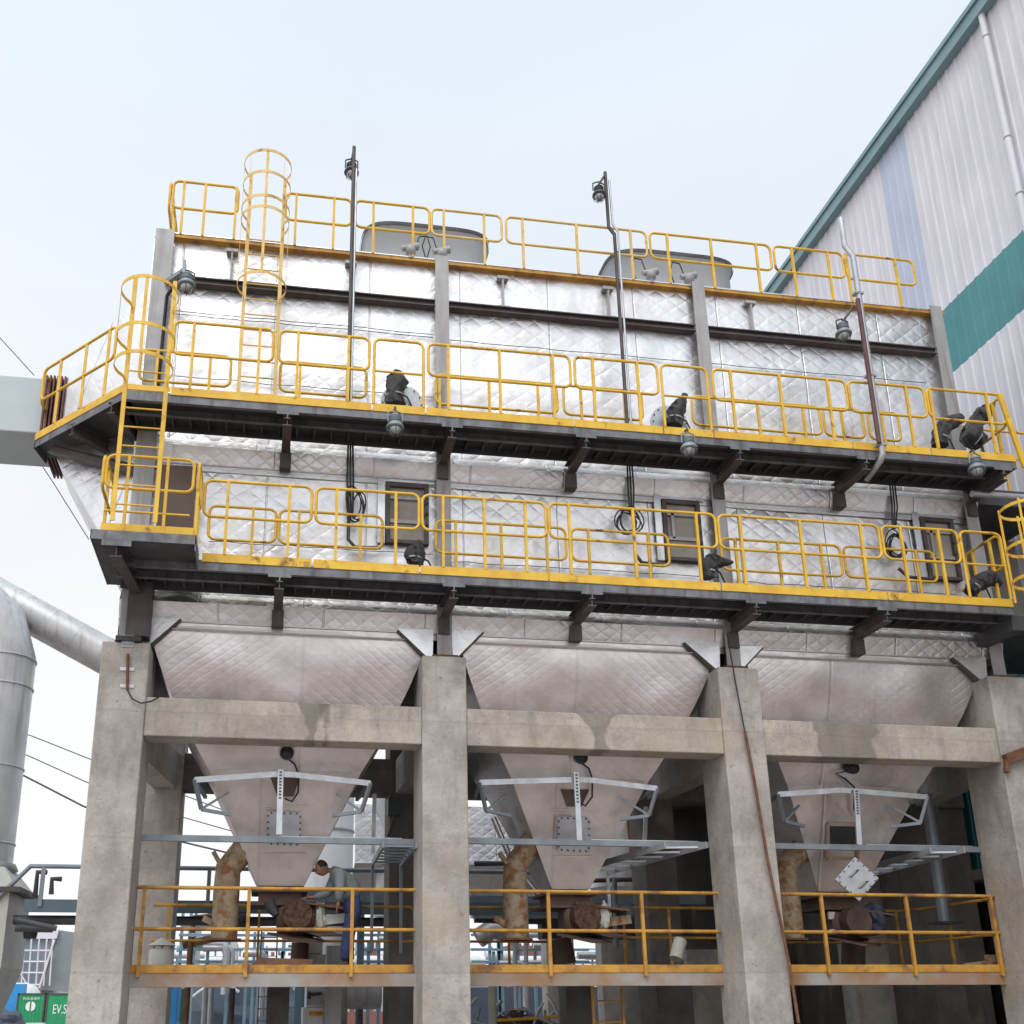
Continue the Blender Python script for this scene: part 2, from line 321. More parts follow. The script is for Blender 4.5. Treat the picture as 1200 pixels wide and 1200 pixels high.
def quilt(mb, A, B, C, D, nu, nv, amp=.02, seed=0, uo=0):
    """quad A(bl) B(br) C(tr) D(tl) as a gently sagging grid with metric uv"""
    A, B, C, D = map(Vector, (A, B, C, D)); nrm = (B - A).cross(D - A).normalized()
    ux = ((B - A) + (C - D)).normalized(); uy = nrm.cross(ux)
    vs = []; uv = []
    for j in range(nv + 1):
        for i in range(nu + 1):
            a, b = i / nu, j / nv
            p = (A * (1 - a) + B * a) * (1 - b) + (D * (1 - a) + C * a) * b
            e = min(1, 6 * min(a, 1 - a, b, 1 - b) + .0)
            n_ = noise.noise(Vector((p.x * .9 + seed, p.y * .9, p.z * 1.1))) + .4 * noise.noise(Vector((p.x * 2.5 + seed, p.y * 2.5, p.z * 2.5)))
            uv.append(((p - A).dot(ux) + uo, (p - A).dot(uy)))
            vs.append(p + nrm * (n_ * amp * e))
    fs = []; us = []
    for j in range(nv):
        for i in range(nu):
            q = (j * (nu + 1) + i, j * (nu + 1) + i + 1, (j + 1) * (nu + 1) + i + 1, (j + 1) * (nu + 1) + i)
            fs.append(q); us.append([uv[k] for k in q])
    mb.add(vs, fs, True, us); return mb
def text(s, size, loc, rot, m, parent, name='lettering', ext=.004, sx=1):
    cu = bpy.data.curves.new(name, 'FONT'); cu.body = s; cu.size = size; cu.extrude = ext; cu.align_x = 'CENTER'; cu.align_y = 'CENTER'
    o = bpy.data.objects.new(name, cu); col.objects.link(o); cu.materials.append(mt[m]); o.parent = parent
    dg = bpy.context.evaluated_depsgraph_get(); me = bpy.data.meshes.new_from_object(o.evaluated_get(dg)); bpy.data.objects.remove(o)
    o = bpy.data.objects.new(name, me); col.objects.link(o); o.parent = parent
    o.location = Vector(loc) - wloc(parent); o.rotation_euler = rot; o.scale = (sx, 1, 1)
    return o
# ================================================================ SETTING
g = MB(); g.add([(-600, -400, 0), (600, -400, 0), (600, 900, 0), (-600, 900, 0)], [(0, 1, 2, 3)])
g.build('ground', 'ground', kind='structure')
s = MB(); s.box(-8, 13.5, 9, 24, .004, .06); s.build('pavement', 'concrete', kind='structure')

YS, YW, YC = 15.67, 14.67, 15.42          # steel column face, walkway edge, concrete face
ZRIM, ZMID, ZLOW = 14.95, 11.31, 8.59
XA, XB, XC, XD = -2.16, 2.66, 7.48, 12.30
YB = 19.0                                  # back of the casing
# ================================================================ CONCRETE FRAME
cf = thing('concrete_structure', 'weathered concrete columns and beams that carry the foil clad hoppers', 'concrete frame', (5, 17, 0))
beam_mat = concrete_mat('concrete_beam', (.47, .425, .37), (.37, .33, .285), stains=((.62, .10, .7), (.82, .05, .2), (5.05, .13, .9), (9.2, .48, .5)))
mt['concrete_beam'] = beam_mat
ZT, ZBM = 6.6, 6.02
tops = []
def px_x(x0, y0, x1, y1, Y): return (U(x0, y0, Y=Y).x + U(x1, y1, Y=Y).x) / 2
colX = [px_x(146, 766, 109, 1200, YC), px_x(520.5, 780, 524, 1200, YC), px_x(865, 796, 906, 1200, YC), px_x(1190, 815, 1244, 1200, YC)]
colTop = [7.42, 7.42, 7.45, 7.5]
HW = .345
for X, zt in zip(colX, colTop):
    m = MB(); m.box(X - HW, X + HW, YC, YC + .95, 0, zt); o = m.build('column', 'concrete', cf, bev=.02)
for i in range(3):
    m = MB(); m.box(colX[i] + HW, colX[i + 1] - HW, YC + .03, YC + .5, ZBM, ZT); m.build('beam', 'concrete_beam', cf, bev=.015)
m = MB(); m.box(colX[3] + HW, 14.3, YC + .03, YC + .5, ZBM, ZT); m.build('beam', 'concrete_beam', cf)
YR = 19.2
rearX = [U(187, 1000, Y=YR).x, U(476, 1000, Y=YR).x, U(778, 1060, Y=YR).x, U(1100, 1060, Y=YR).x]
for i, X in enumerate(rearX):
    m = MB(); m.box(X - (.31 if i else .55), X + .31, YR, YR + .8, 0, 7.3); m.build('column', 'concrete_shaded' if i else 'concrete', cf, bev=.02)
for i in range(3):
    m = MB(); m.box(rearX[i] + .31, rearX[i + 1] - .31, YR + .03, YR + .5, 5.95, 6.6); m.build('beam', 'concrete_shaded', cf)
for i in (0, 1, 2, 3):
    m = MB(); a = (colX[i] + rearX[i]) / 2
    for q in (0,):
        m.hexa([(colX[i] - .2, YC + .95, 5.95), (colX[i] + .2, YC + .95, 5.95), (rearX[i] + .2, YR, 5.95), (rearX[i] - .2, YR, 5.95),
                (colX[i] - .2, YC + .95, 6.58), (colX[i] + .2, YC + .95, 6.58), (rearX[i] + .2, YR, 6.58), (rearX[i] - .2, YR, 6.58)])
    m.build('cross_beam', 'concrete', cf)
# small fittings on the frame
t = thing('wall_socket', 'rusty conduit with white clips and drooping black cable on the leftmost column', 'conduit', U(150, 770, Y=YC))
m = MB(); m.tube([U(150, 766, Y=YC - .04), U(149, 808, Y=YC - .04)], .022); m.build('conduit', 'rust', t)
for y in (784, 804):
    m = MB(); p = U(149, y, Y=YC - .01); m.box(p.x - .10, p.x + .10, YC - .02, YC - .001, p.z - .025, p.z + .025); m.build('clip', 'white', t)
m = MB(); m.tube([U(149, 808, Y=YC - .04), U(155, 819, Y=YC - .05), U(165, 824, Y=YC - .06), U(177, 822, Y=YC - .05), U(186, 817, Y=YC)], .012, 6); m.build('cable', 'black', t)
t = thing('junction_box', 'small dark junction box standing on top of the leftmost concrete column', 'junction box', U(150, 764, Y=YC - .02))
a, b = U(142, 741, Y=YC - .1), U(156, 757, Y=YC - .1)
m = MB(); m.box(a.x, b.x, YC - .02, YC + .12, b.z, a.z); m.build('box', 'steel_grey', t, bev=.015)
m = MB(); m.box(a.x + .03, b.x - .03, YC - .035, YC - .02, b.z + .04, a.z - .04); m.build('window', 'steel_blue', t)
m = MB(); m.box(a.x - .08, b.x + .1, YC - .06, YC + .4, 7.425, 7.50); m.build('bracket', 'black', t)
t = thing('hanging_rod', 'long rusty rod with wire leaning down the front of the third column', 'rod', U(925, 1130, Y=YC - .08))
m = MB(); m.tube([U(873, 857, Y=YC - .05), U(884, 915, Y=YC - .06), U(899, 1005, Y=YC - .07), U(925, 1130, Y=YC - .08), U(936, 1199, Y=YC - .09)], .026, 6); m.build('rod', 'rust', t)
m = MB(); m.tube([U(855, 760, Y=YS - .2), U(862, 800, Y=YC - .03), U(873, 858, Y=YC - .05)], .012, 6); m.build('wire', 'black', t)
# ================================================================ DUST COLLECTOR
dc = thing('dust_collector', 'big foil clad dust collector with three hoppers between grey steel columns', 'dust collector', (5, 17, 7.5))
XL, XR = -2.35, 12.48
YF = YS + .12
def strip_wall(z0, z1, m, name, yoff=0, amp=.02, seed=0):
    b = MB(); quilt(b, (XL, YF + yoff, z0), (XR, YF + yoff, z0), (XR, YF + yoff, z1), (XL, YF + yoff, z1), 100, max(6, int((z1 - z0) * 7)), amp, seed, seed * .37)
    return b.build(name, m, dc)
strip_wall(8.95, 14.9, 'foil', 'front_cladding', 0, .035, 3)
strip_wall(7.84, 8.95, 'foil_low', 'lower_cladding', .02, .03, 9)
# quilted belts under the walkways (they stand proud)
for (z0, z1, mm, sd) in ((10.60, 11.05, 'foil_low', 1), (7.90, 8.36, 'foil_low', 5)):
    b = MB(); quilt(b, (XL, YF - .06, z0), (XR, YF - .06, z0), (XR, YF - .14, (z0 + z1) / 2 + .05), (XL, YF - .14, (z0 + z1) / 2 + .05), 110, 4, .02, sd, sd)
    quilt(b, (XL, YF - .14, (z0 + z1) / 2 + .05), (XR, YF - .14, (z0 + z1) / 2 + .05), (XR, YF - .02, z1), (XL, YF - .02, z1), 110, 4, .02, sd, sd + .3)
    b.build('belt_cladding', mm, dc)
    b = MB(); b.box(XL, XR, YF - .075, YF - .02, z0 - .025, z0 - .003); b.box(XL, XR, YF - .045, YF - .02, z0 - .12, z0 - .025); b.build('belt_trim', 'foil_hop2' if z0 < 9 else 'sheet', dc)
# body: sides, back, roof
b = MB(); quilt(b, (XL, YB, 7.35), (XL, YF, 7.35), (XL, YF, 14.9), (XL, YB, 14.9), 12, 30, .03, 4); quilt(b, (XR, YF, 7.44), (XR, YB, 7.35), (XR, YB, 14.9), (XR, YF, 14.9), 12, 30, .03, 6)
quilt(b, (XR, YB, 7.35), (XL, YB, 7.35), (XL, YB, 14.9), (XR, YB, 14.9), 40, 20, .03, 6); b.build('side_cladding', 'foil', dc)
b = MB(); b.box(XL, XR, YF, YB, 14.9, 14.93); b.build('roof', 'steel_grey', dc)
b = MB(); b.box(XA + .13, XR + .02, YS - .0, YF + .06, ZRIM - .075, ZRIM - .01); b.build('roof_edge', 'yellow_old', dc); b = MB(); b.box(XA + .13, XR + .02, YS - .01, YF + .1, ZRIM - .008, ZRIM + .012); b.build('roof_flashing', 'sheet', dc)
# wires and clamps holding the foil
for (x0, y0, x1, y1) in ((205, 362, 508, 394), (205, 366, 508, 397), (526, 396, 808, 426), (828, 426, 1085, 448), (205, 440, 508, 466), (245, 627, 508, 657), (526, 657, 845, 678), (862, 678, 1120, 700)):
    p, q = U(x0, y0, Y=YF - .06), U(x1, y1, Y=YF - .06); z = (p.z + q.z) / 2; m = MB()
    pts = [Vector((p.x + (q.x - p.x) * k / 14, YF - .055 + .02 * noise.noise(Vector((k, z, 0))), z + .03 * noise.noise(Vector((k * .7, z * 3, 1))))) for k in range(15)]
    m.tube(pts, .007, 5); m.build('retaining_wire', 'steel_dark', dc)
# girder under the roof edge with stub uprights
zg = (U(300, 337, Y=YS).z + U(1000, 402, Y=YS).z) / 2
colsX = [U(192, 300, Y=YS).x, U(517, 400, Y=YS).x, U(816.5, 380, Y=YS).x + .0, U(1091, 380, Y=YS).x]
colsX = [-2.15, XB, XC, XD]
for i in range(3):
    m = MB(); m.ibeam((colsX[i] + .12, YS + .03, zg), (colsX[i + 1] - .12, YS + .03, zg), .14, .13, .02, .02); m.build('roof_girder', 'steel_brown', dc)
for (x, y) in ((271, 312), (411, 325), (590, 345), (714, 355), (882, 373)):
    p = U(x, y, Y=YS); m = MB()
    m.bar((p.x, YS + .06, zg + .07), (p.x, YS + .06, ZRIM - .2), .03, .12, (0, 1, 0)); m.box(p.x - .10, p.x + .10, YS - .01, YS + .1, zg + .07, zg + .10); m.box(p.x - .10, p.x + .10, YS - .01, YS + .1, ZRIM - .26, ZRIM - .2)
    m.build('stub_column', 'steel_grey', dc)
# steel columns
for i, X in enumerate(colsX):
    m = MB(); zt = 15.02 if i else 14.98; wd = .12 if i else .15
    m.box(X - wd, X + wd, YS - .05, YS - .03, 7.50 + .0, zt); m.box(X - .008, X + .008, YS - .03, YS + .3, 7.5, zt)
    if i == 0: m.box(X - wd - .012, X - wd, YS - .05, YS + .3, 7.5, zt)
    m.build('steel_column', 'steel_grey', dc)
    m = MB(); m.box(X - .2, X + .2, YS - .12, YS + .2, colTop[i] + .002, colTop[i] + .07); m.build('base_plate', 'rust', dc)
# gussets
for tri in (((165, 722), (212, 724), (167, 762)), ((466, 737), (508, 737), (507, 776)), ((529, 738), (567, 739), (531, 775)),
            ((802, 752), (843, 752), (844, 788)), ((864, 757), (895, 757), (867, 787)), ((1117, 770), (1155, 770), (1158, 804))):
    P = [U(x, y, Y=YS - .02) for x, y in tri]
    m = MB(); m.prism(P, (0, .05, 0)); m.build('gusset_panel', 'sheet', dc)
    m = MB(); d = sorted(P, key=lambda p: p.z); a = d[0]; bq = max(d[1:], key=lambda p: abs(p.x - a.x))
    m.bar(a + Vector((0, .17, -.02)), bq + Vector((0, .17, -.02)), .025, .3, (0, 1, 0)); m.build('gusset_flange', 'steel_brown', dc)
# hoppers
def bayX(i): return (colsX[i] + colsX[i + 1]) / 2
ZH, ZK = 7.42, 4.08
hop_c = []
YK = 17.32
tipx = [(302, 356, 1038), (646, 690, 1042), (958, 1010, 1045)]
side_top = [((185, 757), (492, 770)), ((545, 780), (825, 790)), ((868, 795), (1125, 800))]
for i in range(3):
    xl, xr = colsX[i] + .42, colsX[i + 1] - .42
    ta, tb = U(tipx[i][0], tipx[i][2], Y=YK - .3), U(tipx[i][1], tipx[i][2], Y=YK - .3)
    xa, xb = ta.x, tb.x; y0, y1 = YF - .02, YB - .05; ya, yb = YK - .33, YK + .33
    zk = ta.z
    m = MB()
    top = [Vector((xl, y0, ZH)), Vector((xr, y0, ZH)), Vector((xr, y1, ZH)), Vector((xl, y1, ZH))]
    bot = [Vector((xa, ya, zk)), Vector((xb, ya, zk)), Vector((xb, yb, zk)), Vector((xa, yb, zk))]
    f = (ZH - 5.75) / (ZH - zk); mid = [a.lerp(b_, f) for a, b_ in zip(top, bot)]
    zt_h = 7.87; NR = 18
    m = MB(); T2 = [Vector((colsX[i] + .26, YF - .05, zt_h)), Vector((colsX[i + 1] - .26, YF - .05, zt_h)), Vector((colsX[i + 1] - .26, y1, zt_h)), Vector((colsX[i] + .26, y1, zt_h))]
    rings = []
    for r in range(NR + 1):
        x_ = r / NR; e_ = x_ ** 1.38
        rings.append([Vector((a.x * (1 - e_) + b_.x * e_, a.y * (1 - e_) + b_.y * e_, zt_h * (1 - x_) + 5.75 * x_)) for a, b_ in zip(T2, mid)])
    for k in range(4):
        k2 = (k + 1) % 4; nn = 40 if k == 0 else 16; vs = []; uv = []; dist = 0
        for r, q in enumerate(rings):
            if r: dist += (q[0] - rings[r - 1][0]).length
            for c_ in range(nn + 1):
                t_ = c_ / nn; p = q[k].lerp(q[k2], t_); mid_x = (q[k] + q[k2]) / 2
                e2 = min(1, 5 * min(t_, 1 - t_)); w_ = noise.noise(Vector((p.x * 1.1 + i, p.y * 1.1, p.z * 1.2))) * .05 * e2 * min(1, r / 2)
                uv.append(((p - mid_x).dot((q[k2] - q[k]).normalized()) + i * .4 + 5, -dist)); vs.append(p + Vector((0, -w_ if k == 0 else w_ * .5, 0)))
        fs = [(r * (nn + 1) + c_, (r + 1) * (nn + 1) + c_, (r + 1) * (nn + 1) + c_ + 1, r * (nn + 1) + c_ + 1) for r in range(NR) for c_ in range(nn)]
        m.add(vs, fs, True, [[uv[v_] for v_ in f_q] for f_q in fs])
    o = m.build('hopper', 'foil_hop', dc)
    m = MB()
    for k in range(4):
        k2 = (k + 1) % 4; quilt(m, bot[k], bot[k2], mid[k2], mid[k], 20, 16, .02, 15 + i)
    m.build('hopper_tip', 'foil_hop2', o)
    m = MB(); m.tube([Vector((xl - .1, YF - .09, 7.76)), Vector((xr + .1, YF - .09, 7.76))], .012, 6); m.build('lap_seam', 'foil_hop2', o)
    hop_c.append((top, bot, o))
    def HP(px, py, off=0, i=i, top=top, bot=bot):      # point on the front hopper face seen at a pixel
        n = (top[1] - top[0]).cross(bot[0] - top[0]).normalized()
        if n.y > 0: n = -n
        d = CM @ Vector(((px - CX) / F, 1, -(py - CY) / F)); c0 = Vector((0, 0, CZ))
        tt = (top[0] - c0).dot(n) / d.dot(n)
        return c0 + d * tt + n * off
    hp = HP
    hop_c[-1] = (top, bot, o, hp)
# openings, plates and fittings on each hopper
def quadprism(m, pts, n, d):
    return m.prism(pts, n * d)
for i, (top, bot, ho, hp) in enumerate(hop_c):
    n = (top[1] - top[0]).cross(bot[0] - top[0]).normalized()
    if n.y > 0: n = -n
    if i < 2:
        q = [[(317, 911), (351, 911), (344, 933), (325, 933)], [(657, 925), (690, 925), (681, 945), (664, 945)]][i]
        m = MB(); m.prism([hp(x, y, .0) for x, y in q], n * .03); m.build('inspection_recess', 'dark_brown', ho)
        q = [[(313, 950), (353, 951), (353, 990), (313, 989)], [(652, 956), (690, 957), (690, 998), (652, 996)]][i]
        P = [hp(x, y, .02) for x, y in q]
        m = MB(); m.prism(P, n * .05); pl = m.build('access_plate', 'galv', ho)
        m = MB()
        for a, b in zip(P, P[1:] + P[:1]):
            for k in range(5):
                c = a.lerp(b, (k + .5) / 5) * .93 + sum(P, Vector()) / 4 * .07; m.tube([c + n * .05, c + n * .075], .014, 6)
        m.build('bolt', 'steel_dark', pl)
    else:
        m = MB(); m.prism([hp(x, y, .0) for x, y in ((972, 968), (1002, 969), (1001, 990), (973, 990))], n * .02); m.build('open_hatch', 'black', ho)
        fr = [hp(x, y, .02) for x, y in ((969, 965), (1005, 966), (1004, 1006), (968, 1005))]
        m = MB()
        for a, b in zip(fr, fr[1:] + fr[:1]): m.bar(a, b, .05, .05, n)
        m.build('hatch_frame', 'beam_rusty', ho)
    # lines of stitching
    for (xa, xb, y) in (((304, 360, 944), (306, 358, 1000)), ((644, 698, 948), (646, 694, 1003)), ())[i]:
        m = MB(); m.bar(hp(xa, y, .03), hp(xb, y, .03), .012, .03, n); m.build('foil_tape', 'sheet', ho)
    # round vibrator knob with cable
    cx, cy = ((336, 882), (678, 887), (994, 899))[i]
    t = thing('hopper_knocker', ('round black knocker on the upper slope of the left hopper', 'round black knocker under the beam on the middle hopper', 'round black knocker with a long looping cable on the right hopper')[i], 'knocker', hp(cx, cy), 'round black knockers on the hoppers')
    c = hp(cx, cy, .12); m = MB(); m.lathe(c, [(.02, -.10), (.075, -.085), (.095, -.03), (.095, .03), (.075, .085), (.02, .10)], 16, 'y'); m.build('body', 'black', t)
    m = MB(); m.lathe(c, [(.11, .02), (.11, .05)], 16, 'y'); m.build('rim', 'steel_dark', t)
    m = MB(); pts = [(cx, cy + 5), (cx + 9, cy + 12), (cx + 14, cy + 25), (cx + 13, cy + 45), (cx + 6, cy + 56), (cx - 2, cy + 52)] if i < 2 else [(cx - 2, cy + 3), (cx - 20, cy + 6), (cx - 8, cy + 12), (cx + 2, cy + 22), (cx + 3, cy + 48), (cx + 8, cy + 58)]
    m.tube([hp(a, b, .10 + .04 * (k % 2)) for k, (a, b) in enumerate(pts)], .016, 6); m.build('cable', 'black', t)
    # support bar bent round the hopper, with a perforated upright
    L = (((228, 914), (327, 907), (345, 908), (434, 918)), ((562, 917), (664, 914), (690, 914), (770, 924)), ((912, 931), (985, 926), (1015, 928), (1087, 934)))[i]
    t = thing('hopper_bracket', ('pale angle iron frame with folded ends round the left hopper', 'pale angle iron frame round the middle hopper', 'pale angle iron frame round the right hopper')[i], 'bracket frame', U(*L[1], Y=16.1), 'angle iron frames round the hoppers')
    P = [U(x, y, Y=16.05) for x, y in L]; m = MB()
    for a, b in zip(P, P[1:]): m.bar(a, b, .012, .085, (0, 0, 1)); m.bar(a + Vector((0, .04, .04)), b + Vector((0, .04, .04)), .08, .01, (0, 0, 1))
    m.build('front_bar', 'galv', t)
    for sgn, pe in ((-1, P[0]), (1, P[-1])):
        m = MB(); a = pe; b = pe + Vector((-sgn * .12, 1.0, -.08)); c = a + Vector((-sgn * -.02, .45, -.55)); 
        m.bar(a, b, .05, .05); m.bar(a, pe + Vector((-sgn * .12, .12, -.42)), .05, .05); m.bar(pe + Vector((-sgn * .12, .12, -.42)), pe + Vector((-sgn * .55, .30, -.46)), .05, .05)
        m.bar(pe + Vector((-sgn * .14, .12, -.40)), pe + Vector((-sgn * .5, .3, -.12)), .035, .035)
        m.build('end_strut', 'steel_blue', t)
    ux, uy0, uy1 = ((329, 902, 978), (675, 905, 985), (1003, 925, 990))[i]
    a, b = U(ux, uy0, Y=16.0), U(ux - 2 if i < 1 else ux + 4, uy1, Y=15.95); m = MB(); m.bar(a, b, .085, .03, (0, 1, 0)); up = m.build('upright', 'galv', t)
    m = MB()
    for k in range(9):
        c = a.lerp(b, .04 + k * .05); m.box(c.x - .018, c.x + .018, c.y - .02, c.y - .0155, c.z - .015, c.z + .012)
    m.build('slot_holes', 'steel_dark', up)['kind'] = 'stuff'
# diamond cover plate hanging open on the right hopper
hp = hop_c[2][3]
t = thing('hatch_cover', 'grey square hatch cover with two handles hanging as a diamond by the right hopper', 'hatch cover', U(1004, 1052, Y=16.2))
Pq = [U(x, y, Y=16.2) for x, y in ((1002, 1004), (1030, 1029), (1007, 1056), (979, 1031))]
m = MB(); m.prism(Pq, (0, .03, 0)); m.build('plate', 'galv', t, bev=.004)
cc = sum(Pq, Vector()) / 4; m = MB()
for a, b in zip(Pq, Pq[1:] + Pq[:1]):
    for k in range(4):
        c = a.lerp(b, (k + .5) / 4) * .92 + cc * .08; m.tube([c, c + Vector((0, -.02, 0))], .011, 6)
m.build('bolt', 'steel_dark', t)
for (x0, y0, x1, y1) in ((996, 1028, 1004, 1020), (1007, 1041, 1015, 1033)):
    a, b = U(x0, y0, Y=16.2), U(x1, y1, Y=16.2); o = Vector((0, -.06, 0)); m = MB(); m.tube([a, a + o, b + o, b], .01, 6); m.build('handle', 'steel_dark', t)
# inspection doors
for k, (x0, y0, x1, y1) in enumerate(((452, 566, 500, 640), (774, 586, 822, 660), (1076, 607, 1124, 682))):
    a, b = U(x0, y0, Y=YF - .05), U((x0 + x1) / 2 + (x1 - x0) / 2 + 2, y1, Y=YF - .05)
    x0_, x1_, z0, z1 = a.x, b.x, b.z, a.z
    m = MB(); fy = YF - .12
    for q in ((x0_, x0_ + .07, z0, z1), (x1_ - .07, x1_, z0, z1), (x0_ + .07, x1_ - .07, z1 - .08, z1), (x0_ + .07, x1_ - .07, z0, z0 + .06)): m.box(q[0], q[1], fy, YF + .04, q[2], q[3])
    fr = m.build('inspection_door', 'steel_brown', dc)
    zm = z0 + .36 * (z1 - z0)
    m = MB(); m.box(x0_ + .07, x1_ - .07, fy + .07, fy + .09, zm + .03, z1 - .08); m.build('upper_panel', 'board', fr)
    m = MB(); m.box(x0_ + .07, x1_ - .07, fy + .06, fy + .08, z0 + .06, zm - .03); m.build('lower_panel', 'board', fr)
    m = MB(); m.box(x0_ + .05, x1_ - .05, fy + .02, fy + .06, zm - .03, zm + .03); m.box(x0_ + .05, x1_ - .05, fy + .02, fy + .06, z1 - .30, z1 - .25); m.box(x0_ + .15, x0_ + .2, fy + .02, fy + .06, zm, z1 - .25); m.build('crossbar', 'steel_grey', fr)
    m = MB()
    for zz in (.3, .5, .7): m.tube([(x1_ - .09, fy - .01, z0 + zz), (x1_ - .02, fy - .03, z0 + zz + .05)], .022, 6)
    m.build('latch', 'steel_dark', fr)
    m = MB(); m.box(x0_ - .13, x0_ - .01, YF - .082, YF - .055, z0, z1 + .1); m.box(x0_ - .01, x1_ + .1, YF - .084, YF - .057, z1 + .01, z1 + .06); m.build('trim', 'sheet', fr)
# inlet funnel and duct on the left end
m = MB(); A = [Vector((XL - .02, 15.9, 8.7)), Vector((XL - .02, YB - .1, 8.7)), Vector((XL - .02, YB - .1, 14.0)), Vector((XL - .02, 15.9, 14.0))]
xf = U(82, 445, Y=17.0).x; zt_, zb_ = U(82, 440, Y=17.0).z, U(88, 548, Y=17.0).z
B = [Vector((xf, 16.7, zb_)), Vector((xf, 18.0, zb_)), Vector((xf, 18.0, zt_)), Vector((xf, 16.7, zt_))]
quilt(m, B[0], A[0], A[3], B[3], 16, 16, .02, 2); quilt(m, A[1], B[1], B[2], A[2], 8, 8, .02, 3); quilt(m, A[0], B[0], B[1], A[1], 10, 10, .02, 3); quilt(m, B[3], A[3], A[2], B[2], 8, 8, .02, 3)
m.build('inlet_funnel', 'foil', dc)
t = thing('inlet_duct', 'pale blue grey rectangular duct entering from the left frame edge', 'duct', U(10, 500, Y=17.0))
z1, z0 = U(10, 440, Y=16.75).z, U(10, 505, Y=16.75).z
m = MB(); m.box(-16, xf - .30, 16.75, 18.0, z0, z1); m.build('duct_run', M('pale_duct_paint', (.45, .52, .55), (.41, .48, .51), 1, .5), t, bev=.02)
m = MB()
for k in range(6): m.box(xf - .32 + k * .06, xf - .29 + k * .06, 16.66, 18.1, z0 - .16, z1 + .02)
m.build('bellows', M('red_brown_bellows', (.16, .05, .05), (.10, .035, .035), 3, .6), t)
# ================================================================ RAILINGS
def arc(c, r, a0, a1, n=4):
    return [(c[0] + r * math.cos(a0 + (a1 - a0) * k / n), c[1] + r * math.sin(a0 + (a1 - a0) * k / n)) for k in range(n + 1)]
RT = .024
def loop_pts(xl, xr, zb, zt, r=.11):
    P = arc((xl + r, zb + r), r, PI, 1.5 * PI) + arc((xr - r, zb + r), r, 1.5 * PI, 2 * PI) + arc((xr - r, zt - r), r, 0, .5 * PI) + arc((xl + r, zt - r), r, .5 * PI, PI)
    return P
def panel(parent, f, xl, xr, z0, zm, zt, posts, m='yellow', full=False, r=RT, name='railing_panel', low=None):
    """f maps (x,z) to a world point on the railing's own plane"""
    b = MB()
    if full:
        P = [(xl, z0)] + arc((xl + .11, zt - .11), .11, PI, .5 * PI) + arc((xr - .11, zt - .11), .11, .5 * PI, 0) + [(xr, z0)]
        b.tube([f(*p) for p in P], r); b.tube([f(xl, zm), f(xr, zm)], r * .8)
    else:
        P = loop_pts(xl, xr, zm, zt); b.tube([f(*p) for p in P] + [f(*P[0]), f(*P[1])], r, cap=False)
    o = b.build(name, m, parent)
    for px in posts:
        q = MB(); q.bar(f(px, z0), f(px, zt), .042, .042, (0, 1, 0)); q.build('post', m, o)
    if low is not None:
        q = MB(); P0, P1 = f(low[0], z0 + .3), f(low[1], z0 + .3); q.tube([P0, P1], r * .7, 6); q.build('knee_rail', m, o)
    return o
def plane(Y): return lambda x, z: Vector((x, Y, z))
def pan_px(parent, Y, z0, zm, zt, xl, xr, yl, yr, posts, **k):
    X0, X1 = U(xl, yl, Y=Y).x, U(xr, yr, Y=Y).x
    ps = [U(p, yl + (yr - yl) * (p - xl) / (xr - xl), Y=Y).x for p in posts]
    g = .012
    return panel(parent, plane(Y), X0 + g, X1 - g, z0, zm, zt, ps, **k)
YFAR = 15.5
# --- upper walkway
wu = thing('upper_walkway', 'upper dark steel walkway with yellow railings wrapping past the caged ladder', 'walkway', (4, 15, ZMID))
wl = thing('lower_walkway', 'lower dark steel walkway with yellow railings and a raised box landing at its left end', 'walkway', (4, 15, ZLOW))
def walk(t, x0, x1, ztoe, br, name, segs):
    ylf = YW
    # toe board in segments with white gaps
    for a, b in zip(segs, segs[1:]):
        m = MB(); m.box(a + .012, b - .012, YW - .012, YW, ztoe - .13, ztoe); m.box(a + .012, b - .012, YW - .012, YW + .03, ztoe, ztoe + .006); m.build('toe_board', 'yellow', t)
    m = MB(); m.box(x0, x1, YW + .003, YW + .013, ztoe - .25, ztoe - .1); m.box(x0, x1, YW + .013, YW + .09, ztoe - .25, ztoe - .24); m.box(x0, x1, YW + .0, YW + .013, ztoe - .26, ztoe - .25); m.build('edge_channel', 'steel_fascia', t)
    m = MB(); m.box(x0, x1, YW + .014, YF - .16, ztoe - .14, ztoe - .125); m.build('deck_plate', 'steel_dark', t)
    m = MB(); m.box(x0, x1, YW + .42, YW + .432, ztoe - .27, ztoe - .141); m.box(x0, x1, YW + .36, YW + .432, ztoe - .28, ztoe - .27); m.build('inner_channel', 'steel_fascia', t)
    m = MB(); n = int((x1 - x0) / .28)
    for k in range(n):
        x = x0 + .1 + k * .28; m.box(x, x + .03, YW + .44, YF - .2, ztoe - .22, ztoe - .141)
    m.box(x0, x1, YF - .24, YF - .2, ztoe - .26, ztoe - .141)
    m.build('deck_ribs', 'steel_dark', t)
    for (px, py) in br:
        X = U(px, py, Y=YW).x; m = MB(); m.ibeam((X, YW + .02, ztoe - .38), (X, YS + .05, ztoe - .38), .14, .22, .018, .014)
        o = m.build('cantilever_beam', 'steel_brown', t)
        m = MB(); m.box(X - .17, X + .17, YW - .006, YW + .003, ztoe - .31, ztoe - .245); m.box(X - .045, X + .045, YW - .006, YW + .006, ztoe - .38, ztoe - .37); m.box(X - .010, X + .010, YW - .006, YW + .006, ztoe - .37, ztoe - .31); m.build('end_plate', 'steel_fascia', o)
        m = MB(); m.box(X - .09, X + .09, YS - .1, YS + .1, ztoe - .75, ztoe - .49); m.build('wall_stub', 'steel_brown', o)
sx = lambda px, py, Y=YW: U(px, py, Y=Y).x
